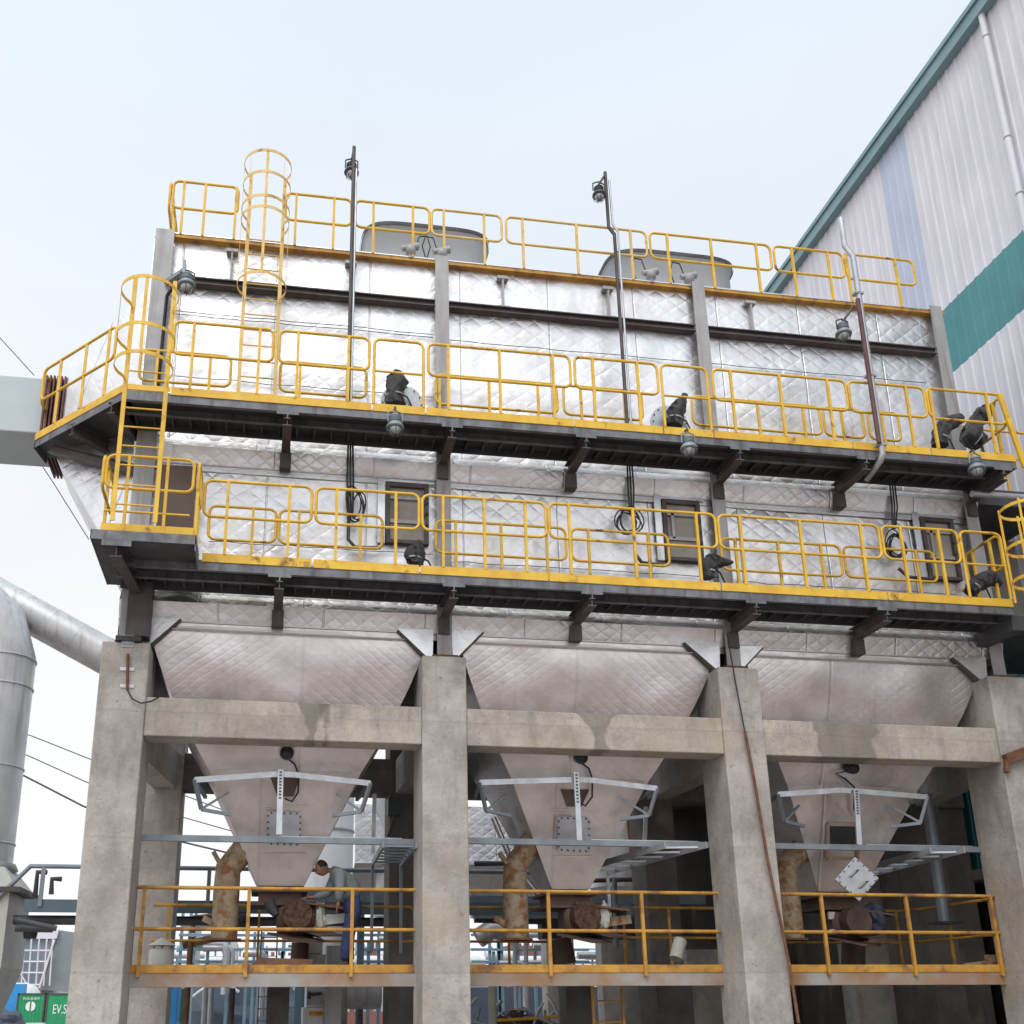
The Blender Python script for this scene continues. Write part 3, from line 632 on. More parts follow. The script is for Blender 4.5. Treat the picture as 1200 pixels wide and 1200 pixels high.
XR_M = sx(1190, 535); XR_L = sx(1187, 705)
segs_m = [sx(200, 455)] + [sx(x, y) for x, y in ((436, 475), (499, 480), (673, 493), (777, 500), (836, 505), (998, 517), (1090, 524))] + [XR_M]
walk(wu, sx(146, 452), XR_M, ZMID, ((337, 487), (530, 498), (687, 510), (867, 524), (1015, 536), (1176, 552)), 'm', segs_m)
segs_l = [sx(236, 650)] + [sx(x, y) for x, y in ((366, 660), (492, 670), (643, 678), (845, 690), (1040, 700))] + [XR_L]
walk(wl, sx(134, 640), XR_L, ZLOW, ((328, 672), (532, 688), (694, 696), (886, 704), (1040, 716)), 'l', segs_l)
m = MB(); m.box(XR_M - .012, XR_M, YW, 17.5, ZMID - .25, ZMID); m.build('toe_board', 'yellow', wu)
m = MB(); m.box(XR_L - .012, XR_L, YW - .0, 17.5, ZLOW - .25, ZLOW - .1); m.build('edge_channel', 'steel_fascia', wl)
RH, MH = 1.19, .60
for (xl, xr, yl, yr, ps, fl) in ((204, 322, 380, 389, (228, 305), 0), (327, 434, 391, 400, (350, 409), 0), (438, 497, 402, 405, (), 1), (501, 668, 404, 417, (525, 585, 647), 0),
        (672, 770, 421, 426, (694, 746), 0), (773, 828, 427, 430, (), 1), (833, 990, 431, 442, (855, 912, 968), 0), (992, 1082, 445, 452, (1060,), 0), (1084, 1174, 455, 465, (1088, 1155), 0)):
    pan_px(wu, YW, ZMID, ZMID + MH, ZMID + RH, xl, xr, yl, yr, ps, full=bool(fl))
for (xl, xr, yl, yr, ps) in ((164, 272, 417, 421, (185, 247)), (328, 430, 430, 437, (352, 407)), (510, 653, 442, 454, (515, 573, 630)), (659, 752, 452, 460, (680, 731)), (809, 960, 464, 477, (830, 887, 940)), (963, 1010, 478, 481, (985,)), (1015, 1052, 481, 484, (1032,))):
    pan_px(wu, YFAR, ZMID, ZMID + MH, ZMID + RH - .02, xl, xr, yl, yr, ps, name='rear_railing_panel')
for (xl, xr, yl, yr, ps, fl) in ((240, 367, 564, 571, (268, 340), 0), (370, 492, 575, 582, (395, 464), 0), (494, 640, 582, 590, (519, 567, 615), 0), (642, 838, 592, 602, (666, 741, 815), 0),
        (840, 1029, 602, 614, (866, 936, 1007), 0), (1031, 1121, 614, 621, (1054, 1098), 0), (1123, 1172, 622, 627, (), 1)):
    pan_px(wl, YW, ZLOW, ZLOW + MH, ZLOW + RH, xl, xr, yl, yr, ps, full=bool(fl))
for (xl, xr, yl, yr, ps) in ((245, 325, 595, 600, (297,)), (327, 449, 600, 606, (351, 423)), (510, 663, 611, 619, (534, 587, 640)), (668, 783, 620, 626, (689, 759)), (843, 984, 630, 638, (861, 911, 961)), (987, 1094, 640, 645, (1010, 1072))):
    pan_px(wl, YFAR, ZLOW, ZLOW + MH, ZLOW + RH - .02, xl, xr, yl, yr, ps, name='rear_railing_panel')
# right end railings, running back
fx = lambda X: (lambda y, z: Vector((X, y, z)))
for (t, X, z) in ((wu, XR_M - .02, ZMID), (wl, XR_L - .02, ZLOW)):
    panel(t, fx(X), YW + .03, 15.6, z, z + MH, z + RH, (14.95, 15.4)); panel(t, fx(X), 15.65, 16.8, z, z + MH, z + RH, (15.9, 16.5))
# diagonal left wing of the upper walkway
pa, pb = U(147, 455, Z=ZMID), U(42, 508, Z=ZMID)
pa = Vector((pa.x, YW, ZMID)); pc = Vector((pb.x + .1, 17.0, ZMID)); pd = Vector((XL, 17.0, ZMID))
m = MB(); m.prism([p - Vector((0, 0, .14)) for p in (pa + Vector((.02, .01, 0)), pb, pc, pd, Vector((XL, YW + .01, ZMID)))], (0, 0, .014)); m.build('wing_deck', 'steel_dark', wu)
def toe(t, a, b, m1='yellow'):
    d = (b - a).normalized(); n_ = Vector((d.y, -d.x, 0)); n_ = n_ if n_.y < 0 else -n_
    m = MB(); m.bar(a + Vector((0, 0, -.065)), b + Vector((0, 0, -.065)), .012, .13); m.build('toe_board', m1, t)
    m = MB(); m.bar(a - n_ * .012 + Vector((0, 0, -.19)), b - n_ * .012 + Vector((0, 0, -.19)), .012, .14); m.build('edge_channel', 'steel_fascia', t)
toe(wu, pa, pb); toe(wu, pb, pc)
m = MB(); m.box(pa.x, segs_m[0], YW - .01, YW, ZMID - .08, ZMID); m.build('toe_board', 'yellow', wu)
for f0, f1 in ((0.12, .12), (.55, .55)):
    a = pa.lerp(pb, f0) - Vector((0, 0, .3)); m = MB(); m.ibeam(a, Vector((XL + .1, a.y + 1.2, a.z - .0)), .12, .2, .015, .012); m.build('cantilever_beam', 'steel_brown', wu)
a = U(62, 508, Y=16.2); b = U(160, 585, Y=15.8)
m = MB(); m.ibeam(pb + Vector((.3, -.1, -.32)), Vector((-2.2, 15.66, 10.35)), .12, .16, .015, .012); m.build('diagonal_brace', 'steel_brown', wu)
def fl_(a, b):
    d = (b - a); L = d.length; d = d.normalized(); return (lambda s, z: Vector((a.x + d.x * s, a.y + d.y * s, z))), L
f1, L1 = fl_(pb, pa)
panel(wu, f1, .03, L1 - .35, ZMID, ZMID + MH, ZMID + RH, (L1 * .22, L1 * .52, L1 * .78))
f2, L2 = fl_(pb, pc); panel(wu, f2, .05, L2 - .02, ZMID, ZMID + MH, ZMID + RH, (L2 * .5,))
# --- box landing on the lower walkway
pa_, pb_ = U(108, 622, Z=ZLOW), U(229, 628, Z=ZLOW); YX = 13.98; bx0, bx1 = pa_.x, pb_.x + .02
m = MB(); m.box(bx0, bx1, YX + .013, 15.75, ZLOW - .15, ZLOW - .13); m.build('landing_deck', 'steel_dark', wl)
m = MB(); m.box(bx0, bx1, YX, YX + .012, ZLOW - .16, ZLOW - .0 - .02); m.box(bx0, bx0 + .012, YX, 15.75, ZLOW - .16, ZLOW - .02); m.box(bx1 - .012, bx1, YX, YW, ZLOW - .26, ZLOW - .13); m.build('edge_channel', 'steel_fascia', wl)
m = MB(); m.box(bx0 + .12, bx1 - .05, YX + .05, YX + .062, ZLOW - .02, ZLOW + .11); m.build('toe_board', 'yellow', wl)
m = MB(); m.box(bx1 - .024, bx1 - .013, YX + .1, YW, ZLOW - .12, ZLOW + .02); m.build('toe_board', 'yellow', wl)
X = U(137, 632, Y=YX).x; m = MB(); m.ibeam((X, YX + .03, ZLOW - .29), (X + .15, 15.7, ZLOW - .29), .16, .22, .018, .014); o = m.build('cantilever_beam', 'steel_brown', wl)
m = MB(); m.box(X - .2, X + .2, YX - .006, YX, ZLOW - .16 - .09, ZLOW - .165); m.build('end_plate', 'steel_fascia', o)
m = MB(); m.box(X + .02, X + .36, 15.4, 15.72, 7.52, ZLOW - .2); m.build('support_post', 'steel_brown', wl)
m = MB(); m.box(sx(185, 590, 15.45), sx(228, 590, 15.45), 15.44, 15.47, ZLOW - .1, U(200, 545, Y=15.45).z); m.build('closure_panel', 'dark_brown', wl)
bl = plane(YX + .06)
x0, x1 = U(124, 560, Y=YX + .06).x, U(227, 560, Y=YX + .06).x; zt = ZLOW + RH - .02
panel(wl, bl, x0, x1, ZLOW, ZLOW + .66, zt, (U(150, 560, Y=YX + .06).x, U(196, 560, Y=YX + .06).x), low=(x0 + .02, x1 - .02))
panel(wl, fx(bx0 + .08), YX + .05, 15.0, ZLOW, ZLOW + .66, zt, (14.5,)); panel(wl, fx(bx1 - .03), YX + .07, YW - .03, ZLOW, ZLOW + .66, zt, (YX + .1, YX + .4,))
# --- roof railing
wr = thing('roof_railing', 'yellow railing running along the roof edge of the foil clad collector', 'railing', (4, YS, ZRIM))
for (xl, xr, yl, yr, ps, mm) in ((204, 281, 206, 217, (217, 242, 278), 'yellow'), (335, 413, 222, 232, (348, 392), 'yellow'), (416, 504, 234, 244, (438, 484), 'yellow'), (505, 588, 244, 253, (520, 567,), 'yellow_pale'), (592, 757, 255, 270, (612, 675, 738), 'yellow_pale'),
        (760, 902, 271, 286, (781, 832, 885), 'yellow'), (905, 987, 288, 298, (927, 969), 'yellow'), (989, 1070, 299, 308, (991, 1048,), 'yellow')):
    pan_px(wr, YS, ZRIM, ZRIM + .53, ZRIM + 1.1, xl, xr, yl, yr, ps, m=mm)
panel(wr, fx(U(201, 206, Y=YS).x), YS + .02, 17.0, ZRIM, ZRIM + .53, ZRIM + 1.1, (YS + .5, 16.6))
# ================================================================ CAGED LADDERS
def ribbon(m, pts, h, th, up=Vector((0, 0, 1))):
    for a, b in zip(pts, pts[1:]):
        a, b = Vector(a), Vector(b); d = (b - a).normalized(); m.bar(a - d * th * .3, b + d * th * .3, th, h, up)
def ladder(name, label, xc, Y, wid, z0, z1, hoops, rad, mm, ztop=None, straps=5):
    t = thing(name, label, 'ladder', (xc, Y, z0)); zt = ztop or z1
    for s_ in (-1, 1):
        m = MB(); m.box(xc + s_ * wid / 2 - .03, xc + s_ * wid / 2 + .03, Y - .005, Y + .02, z0, zt); m.build('side_rail', mm, t)
    z = z0 + .25
    while z < z1:
        m = MB(); m.tube([(xc - wid / 2, Y + .01, z), (xc + wid / 2, Y + .01, z)], .012, 6); m.build('rung', mm, t); z += .3
    cy = Y - rad * .95
    A = [(-.72 + 1.44 * k / 18) for k in range(19)]
    hp_ = [Vector((xc + rad * math.sin(a * PI), cy - rad * math.cos(a * PI), 0)) for a in A]
    full = [Vector((xc - wid / 2, Y, 0))] + hp_ + [Vector((xc + wid / 2, Y, 0))]
    for z in hoops:
        m = MB(); ribbon(m, [p + Vector((0, 0, z)) for p in full], .055, .006); m.build('cage_hoop', mm, t)
    for a in ([-.5, -.25, 0, .25, .5] if straps == 5 else [-.45, 0, .45]):
        m = MB(); p = Vector((xc + (rad - .006) * math.sin(a * PI), cy - (rad - .006) * math.cos(a * PI), 0))
        m.bar(p + Vector((0, 0, hoops[-1] - .02)), p + Vector((0, 0, hoops[0] + .02)), .045 if abs(a) < .1 else .03, .006, (0, 1, 0) if abs(a) < .1 else (1, 0, 0)); m.build('cage_strap', mm, t)
    return t
ylr = 15.38
xl, xr = U(287, 330, Y=ylr).x, U(328, 337, Y=ylr).x
rad = .40
hz = [U(309, y, Y=ylr - 2 * rad + .02).z for y in (175, 200, 228, 241)] + [U(306, 318, Y=ylr - 2 * rad + .02).z]
ladder('caged_ladder', 'tall pale yellow caged ladder climbing from the upper walkway to the roof edge', (xl + xr) / 2, ylr, xr - xl, ZMID - .1, ZRIM + .1, hz, rad, 'yellow_pale', ZRIM + 1.15, 5)
ylr = U(157, 611, Z=ZLOW).y
print('ladder2 Y', ylr)
xl, xr = U(142, 500, Y=ylr).x, U(191, 500, Y=ylr).x; rad = .40
hz = [U(172, y, Y=ylr - 2 * rad + .02).z for y in (323, 378, 412)]
ladder('caged_ladder', 'short bright yellow caged ladder between the box landing and the upper walkway', (xl + xr) / 2, ylr, xr - xl, ZLOW, ZMID - .1, hz, rad, 'yellow', ZMID + 1.2, 3)
# cage seen at the right frame edge
t = thing('caged_ladder', 'yellow ladder cage cut off by the right frame edge beside the lower walkway', 'ladder', U(1195, 690, Y=13.6))
xc, yc = U(1212, 640, Y=13.8).x, 13.8; m0 = []
for y in (596, 640, 678):
    z = U(1195, y, Y=yc).z; m = MB(); ribbon(m, [Vector((xc + .40 * math.cos(2 * PI * k / 20), yc + .40 * math.sin(2 * PI * k / 20), z)) for k in range(21)], .055, .006); m.build('cage_hoop', 'yellow', t)
za, zb = U(1195, 700, Y=yc).z, U(1195, 592, Y=yc).z
for k in range(0, 20, 4):
    a = 2 * PI * k / 20; m = MB(); m.box(xc + .4 * math.cos(a) - .02, xc + .4 * math.cos(a) + .02, yc + .4 * math.sin(a) - .004, yc + .4 * math.sin(a) + .004, za, zb); m.build('cage_strap', 'yellow', t)
# ================================================================ BOTTOM CATWALK
cw = thing('bottom_catwalk', 'faded rusty steel catwalk with orange yellow railings low between the concrete columns', 'walkway', (4, 15.5, 2.55))
ZFL = 2.83; YQ = 16.2
xe = [(colX[0] + HW, colX[1] - HW), (colX[1] + HW, colX[2] - HW), (colX[2] + HW, colX[3] - HW)]
for k, (a, b) in enumerate(xe):
    a -= .0; m = MB(); m.ibeam((a, YQ + .09, 2.64), (b, YQ + .09, 2.64), .16, .20, .015, .015); m.box(a, b, YQ + .0, YQ + .01, 2.545, 2.735); m.build('edge_beam', 'beam_rusty', cw)
    m = MB(); m.box(a, b, YQ - .012, YQ - .002, 2.737, 2.85); m.build('toe_board', 'yellow_old', cw)
    m = MB(); m.box(a, b, YQ + .01, 18.95, 2.79, 2.81); m.build('deck_plate', 'steel_dark', cw)
    for zz in (3.93, 3.345):
        m = MB(); m.tube([(a, YQ - .03, zz), (b, YQ - .03, zz)], .028, 8); m.build('handrail', 'yellow_old', cw)
    for (px) in ((166, 290, 412), (643, 753), (965, 1065, 1165))[k]:
        X = U(px, 1090, Y=YQ).x; m = MB(); m.bar((X, YQ - .03, 2.68), (X, YQ - .03, 3.92), .05, .05, (0, 1, 0)); m.build('post', 'yellow_old', cw)
    # rear railing
    if k == 0: x0, x1, ps = U(180, 1062, Y=18.8).x, U(487, 1062, Y=18.8).x, (197, 303)
    elif k == 1: x0, x1, ps = U(548, 1062, Y=18.8).x, U(666, 1062, Y=18.8).x, (596, 660)
    else: x0, x1, ps = U(906, 1066, Y=18.8).x, U(1062, 1067, Y=18.8).x, (1053,)
    m = MB()
    m.tube([(x0, 18.8, 3.89)] + ([(x1 - .1, 18.8, 3.89), (x1, 18.8, 3.81), (x1, 18.8, 2.8)] if k == 0 else [(x1, 18.8, 3.89)]), .026); m.tube([(x0, 18.8, 3.31), (x1, 18.8, 3.31)], .022)
    o = m.build('rear_railing', 'yellow_old', cw)
    for px in ps:
        X = U(px, 1090, Y=18.8).x; m = MB(); m.bar((X, 18.8, 2.8), (X, 18.8, 3.89), .04, .04, (0, 1, 0)); m.build('post', 'yellow_old', o)
Yq = 18.6; m = MB(); x0 = U(730, 1062, Y=Yq).x; x1 = U(840, 1066, Y=Yq).x
z3 = U(780, 1064, Y=Yq).z; m.tube([(x0, Yq, 2.8), (x0, Yq, z3 - .08), (x0 + .08, Yq, z3), (x1, Yq, z3)], .028); m.tube([(x0, Yq, z3 - .52), (x1, Yq, z3 - .52)], .024)
o = m.build('rear_railing', 'yellow_old', cw); X = U(785, 1090, Y=Yq).x; m = MB(); m.bar((X, Yq, 2.8), (X, Yq, z3), .04, .04, (0, 1, 0)); m.build('post', 'yellow_old', o)
a = Vector((U(1062, 1067, Y=18.8).x, 18.8, 3.89)); b = U(1162, 1052, Y=YQ)
m = MB(); m.tube([a, Vector((b.x, YQ + .03, 3.89))], .026); m.tube([a - Vector((0, 0, .57)), Vector((b.x, YQ + .03, 3.32))], .022); o = m.build('return_railing', 'yellow_old', cw)
c = a.lerp(Vector((b.x, YQ, 3.88)), .5); m = MB(); m.bar((c.x, c.y, 2.8), (c.x, c.y, 3.83), .04, .04, (0, 1, 0)); m.build('post', 'yellow_old', o)
# horizontal channels that hold the cable trays
for k, (x0, y0, x1, y1) in enumerate(((167, 984, 490, 984), (550, 986, 832, 989), (910, 993, 1168, 994))):
    t = thing('support_channel', ('grey blue channel bar across the left bay below its hopper plate', 'grey blue channel bar across the middle bay', 'grey blue channel bar with a bright end clip across the right bay')[k], 'channel bar', U(x0, y0, Y=YQ - .1 + .1), 'channel bars across the bays')
    p, q = U(x0, y0, Y=YQ - .1 + .2), U(x1, y1, Y=YQ - .1 + .2); z = (p.z + q.z) / 2; xa, xb = xe[k]
    m = MB(); m.box(xa, xb, YQ - .1 + .2, YQ - .1 + .21, z - .045, z + .045); m.box(xa, xb, YQ - .1 + .21, YQ - .1 + .28, z - .045, z - .035); m.box(xa, xb, YQ - .1 + .21, YQ - .1 + .28, z + .035, z + .045); m.build('channel', 'steel_blue', t)
    m = MB(); u0 = (110, 470), (330 + 350, 840 - 15), (1015, 1135)
    pa_ = U((327, 690, 1010)[k], y0 - 5, Y=YQ - .1 + .4); pb_ = U((470, 815, 1135)[k], y0 - 4, Y=YQ - .1 + .4)
    m.box(pa_.x, pb_.x, YQ - .1 + .29, YQ - .1 + .42, z + .05, z + .07); m.build('tray_lip', 'galv', t)
# ================================================================ ROOF FANS
for k, (x0, x1, yt, lab) in enumerate(((419, 571, 258, 'left grey oval fan housing on the roof behind the railing'), (698, 849, 289, 'right grey oval fan housing on the roof behind the railing'))):
    Y = 17.3; a, b = U(x0, yt + 20, Y=Y), U(x1, yt + 30, Y=Y); c = (a.x + b.x) / 2; hw = (b.x - a.x) / 2; zt = U((x0 + x1) / 2, yt + 3, Y=Y - .9).z
    t = thing('fan_housing', lab, 'fan housing', (c, Y, 14.93), 'fan housings on the roof')
    def sup(r, z, n=44):
        P = []
        for q in range(n):
            th = 2 * PI * q / n; cs, sn = math.cos(th), math.sin(th)
            P.append(Vector((c + (hw - .12 + r) * math.copysign(abs(cs) ** .42, cs), Y + (.8 + r) * math.copysign(abs(sn) ** .5, sn), z)))
        return P
    m = MB(); prof = [(.0, 14.93), (.0, zt - .12), (.03, zt - .10), (.06, zt - .05), (.05, zt), (-.02, zt + .03), (-.35, zt + .05)]
    vs = []; n = 44
    for r, z in prof: vs += sup(r, z)
    fs = [(i * n + q, i * n + (q + 1) % n, (i + 1) * n + (q + 1) % n, (i + 1) * n + q) for i in range(len(prof) - 1) for q in range(n)]
    m.add(vs, fs, True); m.add(vs[-n:], [tuple(range(n))]); m.build('housing', 'drum', t)
    m = MB(); P = sup(.075, zt - .07) + sup(.075, zt - .0); m.add(P, [(q, (q + 1) % n, n + (q + 1) % n, n + q) for q in range(n)], True); m.build('rim', 'steel_dark', t)
# small actuators with looped cable on the roof edge
for k, (x, y, lab) in enumerate(((481, 291, 'small damper actuator with looped cable in front of the left fan housing'), (518, 290, 'small actuator with looped cable on top of the second steel column'), (763, 319, 'small damper actuator with looped cable in front of the right fan housing'), (808, 325, 'small actuator with looped cable on top of the third steel column'))):
    p = U(x, y + 8, Y=YS + .02); p.z = ZRIM - .02
    t = thing('roof_actuator', lab, 'actuator', p, 'small actuators on the roof edge')
    m = MB(); m.lathe(p, [(.05, 0), (.05, .08), (.09, .10), (.10, .20), (.07, .26), (.02, .28)], 12); m.tube([p + Vector((-.16, 0, .2)), p + Vector((.14, 0, .28))], [.05, .07], 8); m.build('body', 'steel_grey', t)
    s_ = -1 if k in (1, 2, 3) else 1
    m = MB(); m.tube([p + Vector((s_ * .1, 0, .28)), p + Vector((s_ * .16, 0, .5)), p + Vector((s_ * .3, 0, .52)), p + Vector((s_ * .36, 0, .3)), p + Vector((s_ * .3, 0, .05))], .013, 6); m.build('cable', 'black', t)
# ================================================================ FLOOD LIGHTS ON POLES
def well_lamp(t, p, s=1.0, m1='steel_blue'):
    """explosion proof lamp hanging down: yoke, ribbed canopy, glass and guard"""
    p = Vector(p)
    m = MB(); m.lathe(p, [(.02 * s, .16 * s), (.06 * s, .15 * s), (.075 * s, .10 * s), (.075 * s, .03 * s), (.09 * s, .02 * s), (.13 * s, -.04 * s), (.135 * s, -.07 * s), (.10 * s, -.075 * s)], 18)
    for k in range(4): m.lathe(p, [(.092 * s, (.04 + k * .022) * s), (.092 * s, (.05 + k * .022) * s)], 18)
    m.build('housing', m1, t)
    m = MB(); m.lathe(p, [(.09 * s, -.07 * s), (.085 * s, -.12 * s), (.05 * s, -.16 * s), (.01 * s, -.17 * s)], 14); m.build('glass', 'galv', t)
    m = MB()
    for k in range(8):
        a = 2 * PI * k / 8; m.tube([p + Vector((math.cos(a) * r * s, math.sin(a) * r * s, z * s)) for r, z in ((.125, -.06), (.12, -.12), (.07, -.18), (.01, -.19))], .006 * s, 5)
    m.build('guard', 'steel_dark', t)
def yoke(t, p, s=1.0, mm='steel_dark'):
    p = Vector(p); m = MB(); m.tube([p + Vector((-.11 * s, 0, .04 * s)), p + Vector((-.11 * s, 0, .2 * s)), p + Vector((0, 0, .25 * s)), p + Vector((.11 * s, 0, .2 * s)), p + Vector((.11 * s, 0, .04 * s))], .014 * s, 6); m.build('yoke', mm, t)
YP = 15.34
p0 = U(415, 172, Y=YP); zb = U(410, 430, Y=YP).z
t = thing('pole_light', 'thin dark light pole left of the left fan housing with lamp head near its tip', 'light pole', (p0.x, YP, ZMID), 'pole lights along the roof')
zc = U(411, 640, Y=YF - .1).z
m = MB(); m.tube([(p0.x, YP, ZMID - .1), (p0.x, YP, p0.z)], .032); m.build('pole', 'steel_brown', t)
m = MB(); m.tube([(p0.x + .05, YP - .02, ZMID), (p0.x + .05, YP - .02, p0.z - .5)], .018); m.build('conduit', 'galv', t)
pl = U(412, 199, Y=YP + .25); m = MB(); m.tube([(p0.x, YP, p0.z - .02), (pl.x, YP + .25, pl.z + .2)], .022); m.build('arm', 'steel_brown', t); well_lamp(t, pl, 1.0, 'steel_dark'); yoke(t, pl)
p0 = U(709, 202, Y=YP); kx = U(712, 266, Y=YP)
t = thing('pole_light', 'dark light pole in front of the right fan housing with arm leaning left', 'light pole', (p0.x, YP, ZMID), 'pole lights along the roof')
m = MB(); m.tube([(p0.x + .10, YP, ZMID - .1), (p0.x + .10, YP, kx.z - .15), (p0.x, YP, kx.z), (p0.x, YP, p0.z)], .034); m.build('pole', 'steel_brown', t)
m = MB(); m.tube([(p0.x + .16, YP - .03, ZMID), (p0.x + .16, YP - .03, kx.z - .1), (p0.x + .07, YP - .03, kx.z + .05), (p0.x + .06, YP - .03, p0.z - .2)], .022); m.build('conduit', 'galv', t)
pl = U(702, 226, Y=YP - .1); m = MB(); m.tube([(p0.x, YP, p0.z - .05), (pl.x, YP - .1, pl.z + .18)], .022); m.build('arm', 'steel_brown', t); well_lamp(t, pl, .95, 'steel_dark'); yoke(t, pl)
p0 = U(1001, 357, Y=YW - .05); zb = U(1022, 524, Y=YW - .05).z
t = thing('pole_light', 'red brown light pole with grey lamp head standing beside the white drain pipe', 'light pole', (p0.x, YW - .05, zb), 'pole lights along the roof')
m = MB(); m.tube([(p0.x - .02, YW - .2, zb), (p0.x - .02, YW - .2, p0.z)], .04); m.build('pole', 'red_primer', t)
pl = U(988, 388, Y=YW - .1); m = MB(); m.tube([(p0.x, YW - .05, p0.z - .02), (pl.x + .02, YW - .1, pl.z + .2)], .022); m.build('arm', 'steel_brown', t); well_lamp(t, pl, 1.05); yoke(t, pl)
YD = YW - .12
P = [U(985, 256, Y=YD), U(990, 288, Y=YD), U(997, 300, Y=YD)]; xm = P[2].x + .04; zz = U(1028, 538, Y=YD)
t = thing('drain_pipe', 'long pale galvanised pipe dropping from above the roof to below the upper walkway', 'pipe', (zz.x, YD, zz.z))
m = MB(); m.tube([P[0], Vector((P[0].x + .0, YD, P[1].z)), Vector((xm, YD, P[2].z)), Vector((xm, YD, zz.z + .1)), Vector((xm - .02, YD + .06, zz.z)), Vector((xm - .03, YD + .5, zz.z - .12))], .052, 12); m.build('pipe', 'galv', t)
for y in (345, 440, 520): z = U(1010, y, Y=YD).z; m = MB(); m.box(xm - .10, xm + .07, YD - .06, YD + .06, z - .02, z + .02); m.build('clamp', 'steel_grey', t)
# lamp on an arm from the left column
a, b = U(195, 331, Y=15.6), U(216, 317, Y=14.9); pl = U(219, 332, Y=14.85)
t = thing('bracket_light', 'grey caged lamp on an arm reaching out from the left steel column', 'bracket lamp', a)
m = MB(); m.bar(a, b, .07, .07); m.box(b.x - .02, b.x + .03, b.y - .12, b.y + .02, b.z - .12, b.z + .12); m.build('arm', 'steel_blue', t); well_lamp(t, pl + Vector((0, 0, .02)), 1.1); yoke(t, pl, 1.0)
a = U(193, 335, Y=15.6)
m = MB(); m.tube([U(208, 333, Y=15.2), U(200, 340, Y=15.5), Vector((a.x + .05, 15.6, a.z - .2)), Vector((a.x + .03, 15.6, ZMID + .3))], .03, 6); m.build('cable', 'black', t)
# lamps under the upper walkway
for k, (x, y, lab) in enumerate(((463, 497, 'blue grey caged lamp hanging under the upper walkway below the first wrapped valve'), (807, 522, 'blue grey caged lamp hanging under the upper walkway left of the third steel column'), (1144, 546, 'blue grey caged lamp hanging under the upper walkway near its right end'))):
    p = U(x, y, Y=YW - .1); t = thing('hanging_lamp', lab, 'lamp', p, 'caged lamps hanging under the upper walkway')
    m = MB(); m.tube([p + Vector((0, 0, .25)), p + Vector((0, 0, .3)), p + Vector((0, .12, .32))], .02, 6); m.build('hook', 'steel_dark', t); yoke(t, p, 1.0, 'steel_blue'); well_lamp(t, p, 1.08)
# small upright conduits with tangled cable on the wall
def cableset(lab, xt, yt, xb, yb, coil, foot):
    t = thing('cable_run', lab, 'cables', U(xb, yb, Y=YF - .12), 'black cable bundles on the lower wall')
    a, b = U(xt, yt, Y=YF - .16), U(xb, yb, Y=YF - .16); m = MB()
    for q in range(3): m.tube([(a.x + q * .035 - .03, YF - .2 - .02 * q, a.z), (a.x + q * .03 - .03 + .02 * q, YF - .17, (a.z + b.z) / 2), (b.x + q * .03 - .03, YF - .17, b.z)], .016, 6)
    m.build('cable', 'black', t)
    cx, cy, rx, ry, n = coil; c = U(cx, cy, Y=YF - .22); s_ = .0155; rr = random.Random(cx)
    for q in range(n):
        m = MB(); ax, az = rx * s_ * rr.uniform(.75, 1.05), ry * s_ * rr.uniform(.8, 1.08); ox, oz = rr.uniform(-.06, .06), rr.uniform(-.05, .05); ti = rr.uniform(-.25, .25)
        pts = []
        for k in range(21):
            th = 2 * PI * k / 20 + rr.random() * .1; x_, z_ = ax * math.cos(th), az * math.sin(th)
            pts.append(c + Vector((ox + x_ * math.cos(ti) - z_ * math.sin(ti), -.01 * q + .03 * math.sin(th * 2), oz + x_ * math.sin(ti) + z_ * math.cos(ti))))
        m.tube(pts, .012, 6); m.build('coil', 'black', t)
    m = MB(); m.tube([U(x, y, Y=YF - .2) for x, y in foot], .03, 6); m.build('conduit_foot', 'steel_dark', t)
cableset('black cable bundle with hanging loops left of the first inspection door', 410, 520, 411, 605, (419, 592, 9, 18, 4), ((409, 600), (408, 632), (416, 641), (446, 642)))
cableset('black cable bundle with a round coil left of the middle inspection door', 736, 545, 740, 600, (737, 612, 14, 15, 6), ((745, 650), (752, 659), (778, 663)))
cableset('black cable bundle with oval coil left of the right inspection door', 1043, 568, 1047, 620, (1048, 640, 12, 16, 6), ((1053, 666), (1064, 676), (1092, 679)))
# ================================================================ WRAPPED VALVES ALONG THE WALKWAYS
def blob(m, c, dims, seed, squash=None, n=14, tilt=0.0, spikes=.35):
    """crumpled sheeting: an irregular faceted hull"""
    c = Vector(c); vs = []; fs = []
    for j in range(n + 1):
        ph = PI * j / n
        for i in range(n * 2):
            th = PI * i / n; d = Vector((math.sin(ph) * math.cos(th), math.sin(ph) * math.sin(th), math.cos(ph)))
            r = 1 + spikes * noise.noise(d * 1.7 + Vector((seed, 0, 0))) + .18 * noise.noise(d * 5 + Vector((0, seed, 0)))
            q = Vector((d.x * dims[0] * r, d.y * dims[1] * r, d.z * dims[2] * r))
            q = Vector((q.x * math.cos(tilt) + q.z * math.sin(tilt), q.y, -q.x * math.sin(tilt) + q.z * math.cos(tilt)))
            vs.append(c + q)
    for j in range(n):
        for i in range(n * 2):
            i2 = (i + 1) % (n * 2); fs.append((j * n * 2 + i, (j + 1) * n * 2 + i, (j + 1) * n * 2 + i2, j * n * 2 + i2))
    m.add(vs, fs, False); return m
